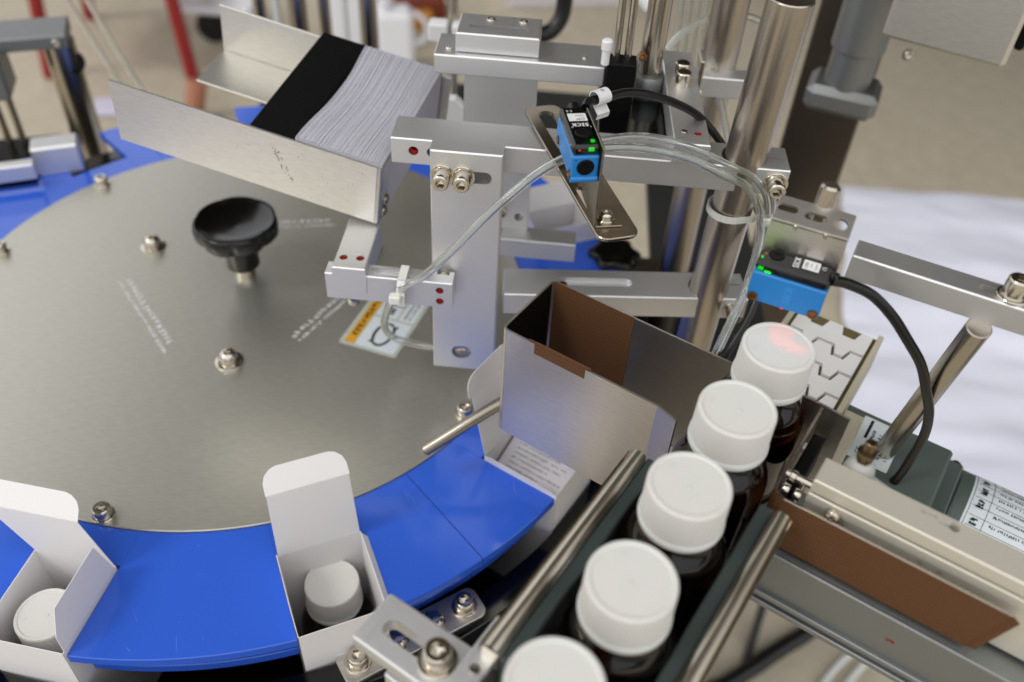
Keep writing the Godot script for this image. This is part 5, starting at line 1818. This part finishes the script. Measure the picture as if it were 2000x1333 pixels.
	for c in [Vector2(-1, 1), Vector2(1, 1), Vector2(-1, -1), Vector2(1, -1)]:
		g = Geo.new()
		g.rod(Vector3(c.x * 200, 0, c.y * 200), Vector3(c.x * 180, 240, c.y * 180), 19, 20, 2)
		part("leg", g, M.red_paint, t)
	t = thing("floor_cart", "pale cart base with a black swivel castor on the floor behind the tray", "cart", Vector3(-880, -850, -2110), 0)
	g = Geo.new()
	g.box(Vector3(30, 116, 0), Vector3(240, 24, 110), 8)
	part("deck", g, M.jug, t)
	g = Geo.new()
	g.rod(Vector3(10, 50, -16), Vector3(10, 50, 16), 50, 32, 6)
	part("castor_wheel", g, M.rubber, t)
	g = Geo.new()
	g.box(Vector3(6, 84, 0), Vector3(46, 48, 44), 6)
	part("castor_fork", g, M.rubber, t)
	t = thing("orange_pipe", "orange pipe standing on the floor under the far end of the tray", "pipe", Vector3(-765, -850, -1660))
	g = Geo.new()
	g.rod(Vector3(-10, 0, 30), Vector3(12, 105, 2), 26, 32, 3)
	part("pipe", g, M.orange, t)
	for p in [[Vector3(-448, -850, -2130), 1.15, "tall white plastic jug standing on the floor behind the leaflets"], [Vector3(-292, -850, -2020), 0.9, "short white plastic jug on the floor right of the tall one"]]:
		t = thing("plastic_jug", p[2], "jug", p[0], 12, "white jugs on the floor")
		g = Geo.new()
		var s: float = p[1]
		g.box(Vector3(0, 105 * s, 0), Vector3(125 * s, 210 * s, 95 * s), 16 * s)
		part("body", g, M.jug, t)
		g = Geo.new()
		g.rod(Vector3(-30 * s, 205 * s, 0), Vector3(-30 * s, 240 * s, 0), 20 * s, 24, 3)
		part("cap", g, M.jug, t)
		g = Geo.new()
		g.tube([Vector3(60 * s, 90 * s, 0), Vector3(100 * s, 110 * s, 0), Vector3(104 * s, 160 * s, 0), Vector3(66 * s, 196 * s, 0)], 9 * s, 14, 6)
		part("handle", g, M.jug, t)
	var boxes := [[Vector3(-330, -850, -2420), Vector3(260, 60, 120), Color(0.45, 0.17, 0.09), "rust red tray of small parts on the floor behind the white jugs"], [Vector3(-270, -850, -2330), Vector3(90, 46, 70), Color(0.70, 0.48, 0.14), "yellow carton lying on the rust red tray"], [Vector3(-1010, -850, -1650), Vector3(90, 20, 80), Color(0.80, 0.78, 0.86), "crumpled pale paper on the floor beyond the chrome column"], [Vector3(-520, -850, -2500), Vector3(150, 150, 120), Color(0.80, 0.79, 0.84), "pale box on the floor at the top edge, left of the slotted block"], [Vector3(180, -850, -2700), Vector3(420, 120, 260), Color(0.80, 0.78, 0.79), "large pale box on the floor at the top edge, behind the black elbow tube"], [Vector3(-730, -850, -1560), Vector3(120, 40, 90), Color(0.42, 0.42, 0.38), "grey block on the floor under the tray flange"]]
	for b in boxes:
		g = Geo.new()
		g.box(Vector3(0, b[1].y * 0.5, 0), b[1], 6)
		solo("floor_box", b[3], "box", g, mat("box%s" % b[0], b[2], 0.75), b[0], 14.0)
	# cloth on the floor at the right
	g = Geo.new()
	var n := FastNoiseLite.new()
	n.seed = 4
	n.frequency = 0.0032
	n.fractal_octaves = 3
	var grid := []
	for j in 61:
		var row := []
		for i in 61:
			var u := i / 60.0
			var v := j / 60.0
			var a := Vector3(950, 0, -1560).lerp(Vector3(2700, 0, -1620), u)
			var b := Vector3(790, 0, -560).lerp(Vector3(2700, 0, -250), u)
			var p := a.lerp(b, v)
			var fold := n.get_noise_2d(p.x * 0.5, p.z * 1.6) * 22.0 + n.get_noise_2d(p.x * 1.2, p.z * 4.0) * 3.0
			p.y = 4.0 + maxf(-2.0, fold + 12.0)
			p.x += n.get_noise_2d(p.z * 1.4, 9.0) * 14.0
			row.append(p)
		grid.append(row)
	var nn := []
	for j in 61:
		var row := []
		for i in 61:
			row.append((grid[mini(j + 1, 60)][i] - grid[maxi(j - 1, 0)][i]).cross(grid[j][mini(i + 1, 60)] - grid[j][maxi(i - 1, 0)]).normalized())
		nn.append(row)
	for j in 60:
		for i in 60:
			g.tri(grid[j][i], grid[j][i + 1], grid[j + 1][i + 1], nn[j][i], nn[j][i + 1], nn[j + 1][i + 1])
			g.tri(grid[j][i], grid[j + 1][i + 1], grid[j + 1][i], nn[j][i], nn[j + 1][i + 1], nn[j + 1][i])
	solo("floor_sheet", "wrinkled white sheet spread on the floor at the right", "sheet", g, M.cloth, Vector3(0, -849, 0))
	# cables on the floor, lower right
	g = Geo.new()
	g.tube([Vector3(380, -836, -150), Vector3(500, -836, -160), Vector3(562, -836, -196), Vector3(620, -836, -240), Vector3(672, -836, -278), Vector3(730, -836, -340)], 13, 18, 8)
	solo("floor_cable", "thick black cable on the floor, lower right below the profile", "cable", g, M.rubber)
	g = Geo.new()
	g.tube([Vector3(610, -700, -330), Vector3(596, -800, -300), Vector3(572, -842, -230), Vector3(548, -843, -170), Vector3(540, -843, -60)], 6.5, 16, 8)
	solo("floor_cable", "thin black cable dropping to the floor beside the right guide rail", "cable", g, M.rubber)
	for x in [0.0, 34.0]:
		g = Geo.new()
		g.tube([Vector3(640 + x, -843, -130), Vector3(684 + x, -843, -200), Vector3(736 + x, -843, -252), Vector3(800 + x, -843, -290)], 5.0, 14, 6)
		solo("floor_hose", ("left" if x == 0.0 else "right") + " of two pale hoses on the floor at the bottom edge", "hose", g, M.hose_milky, Vector3.ZERO, 0.0, "pale floor hoses")
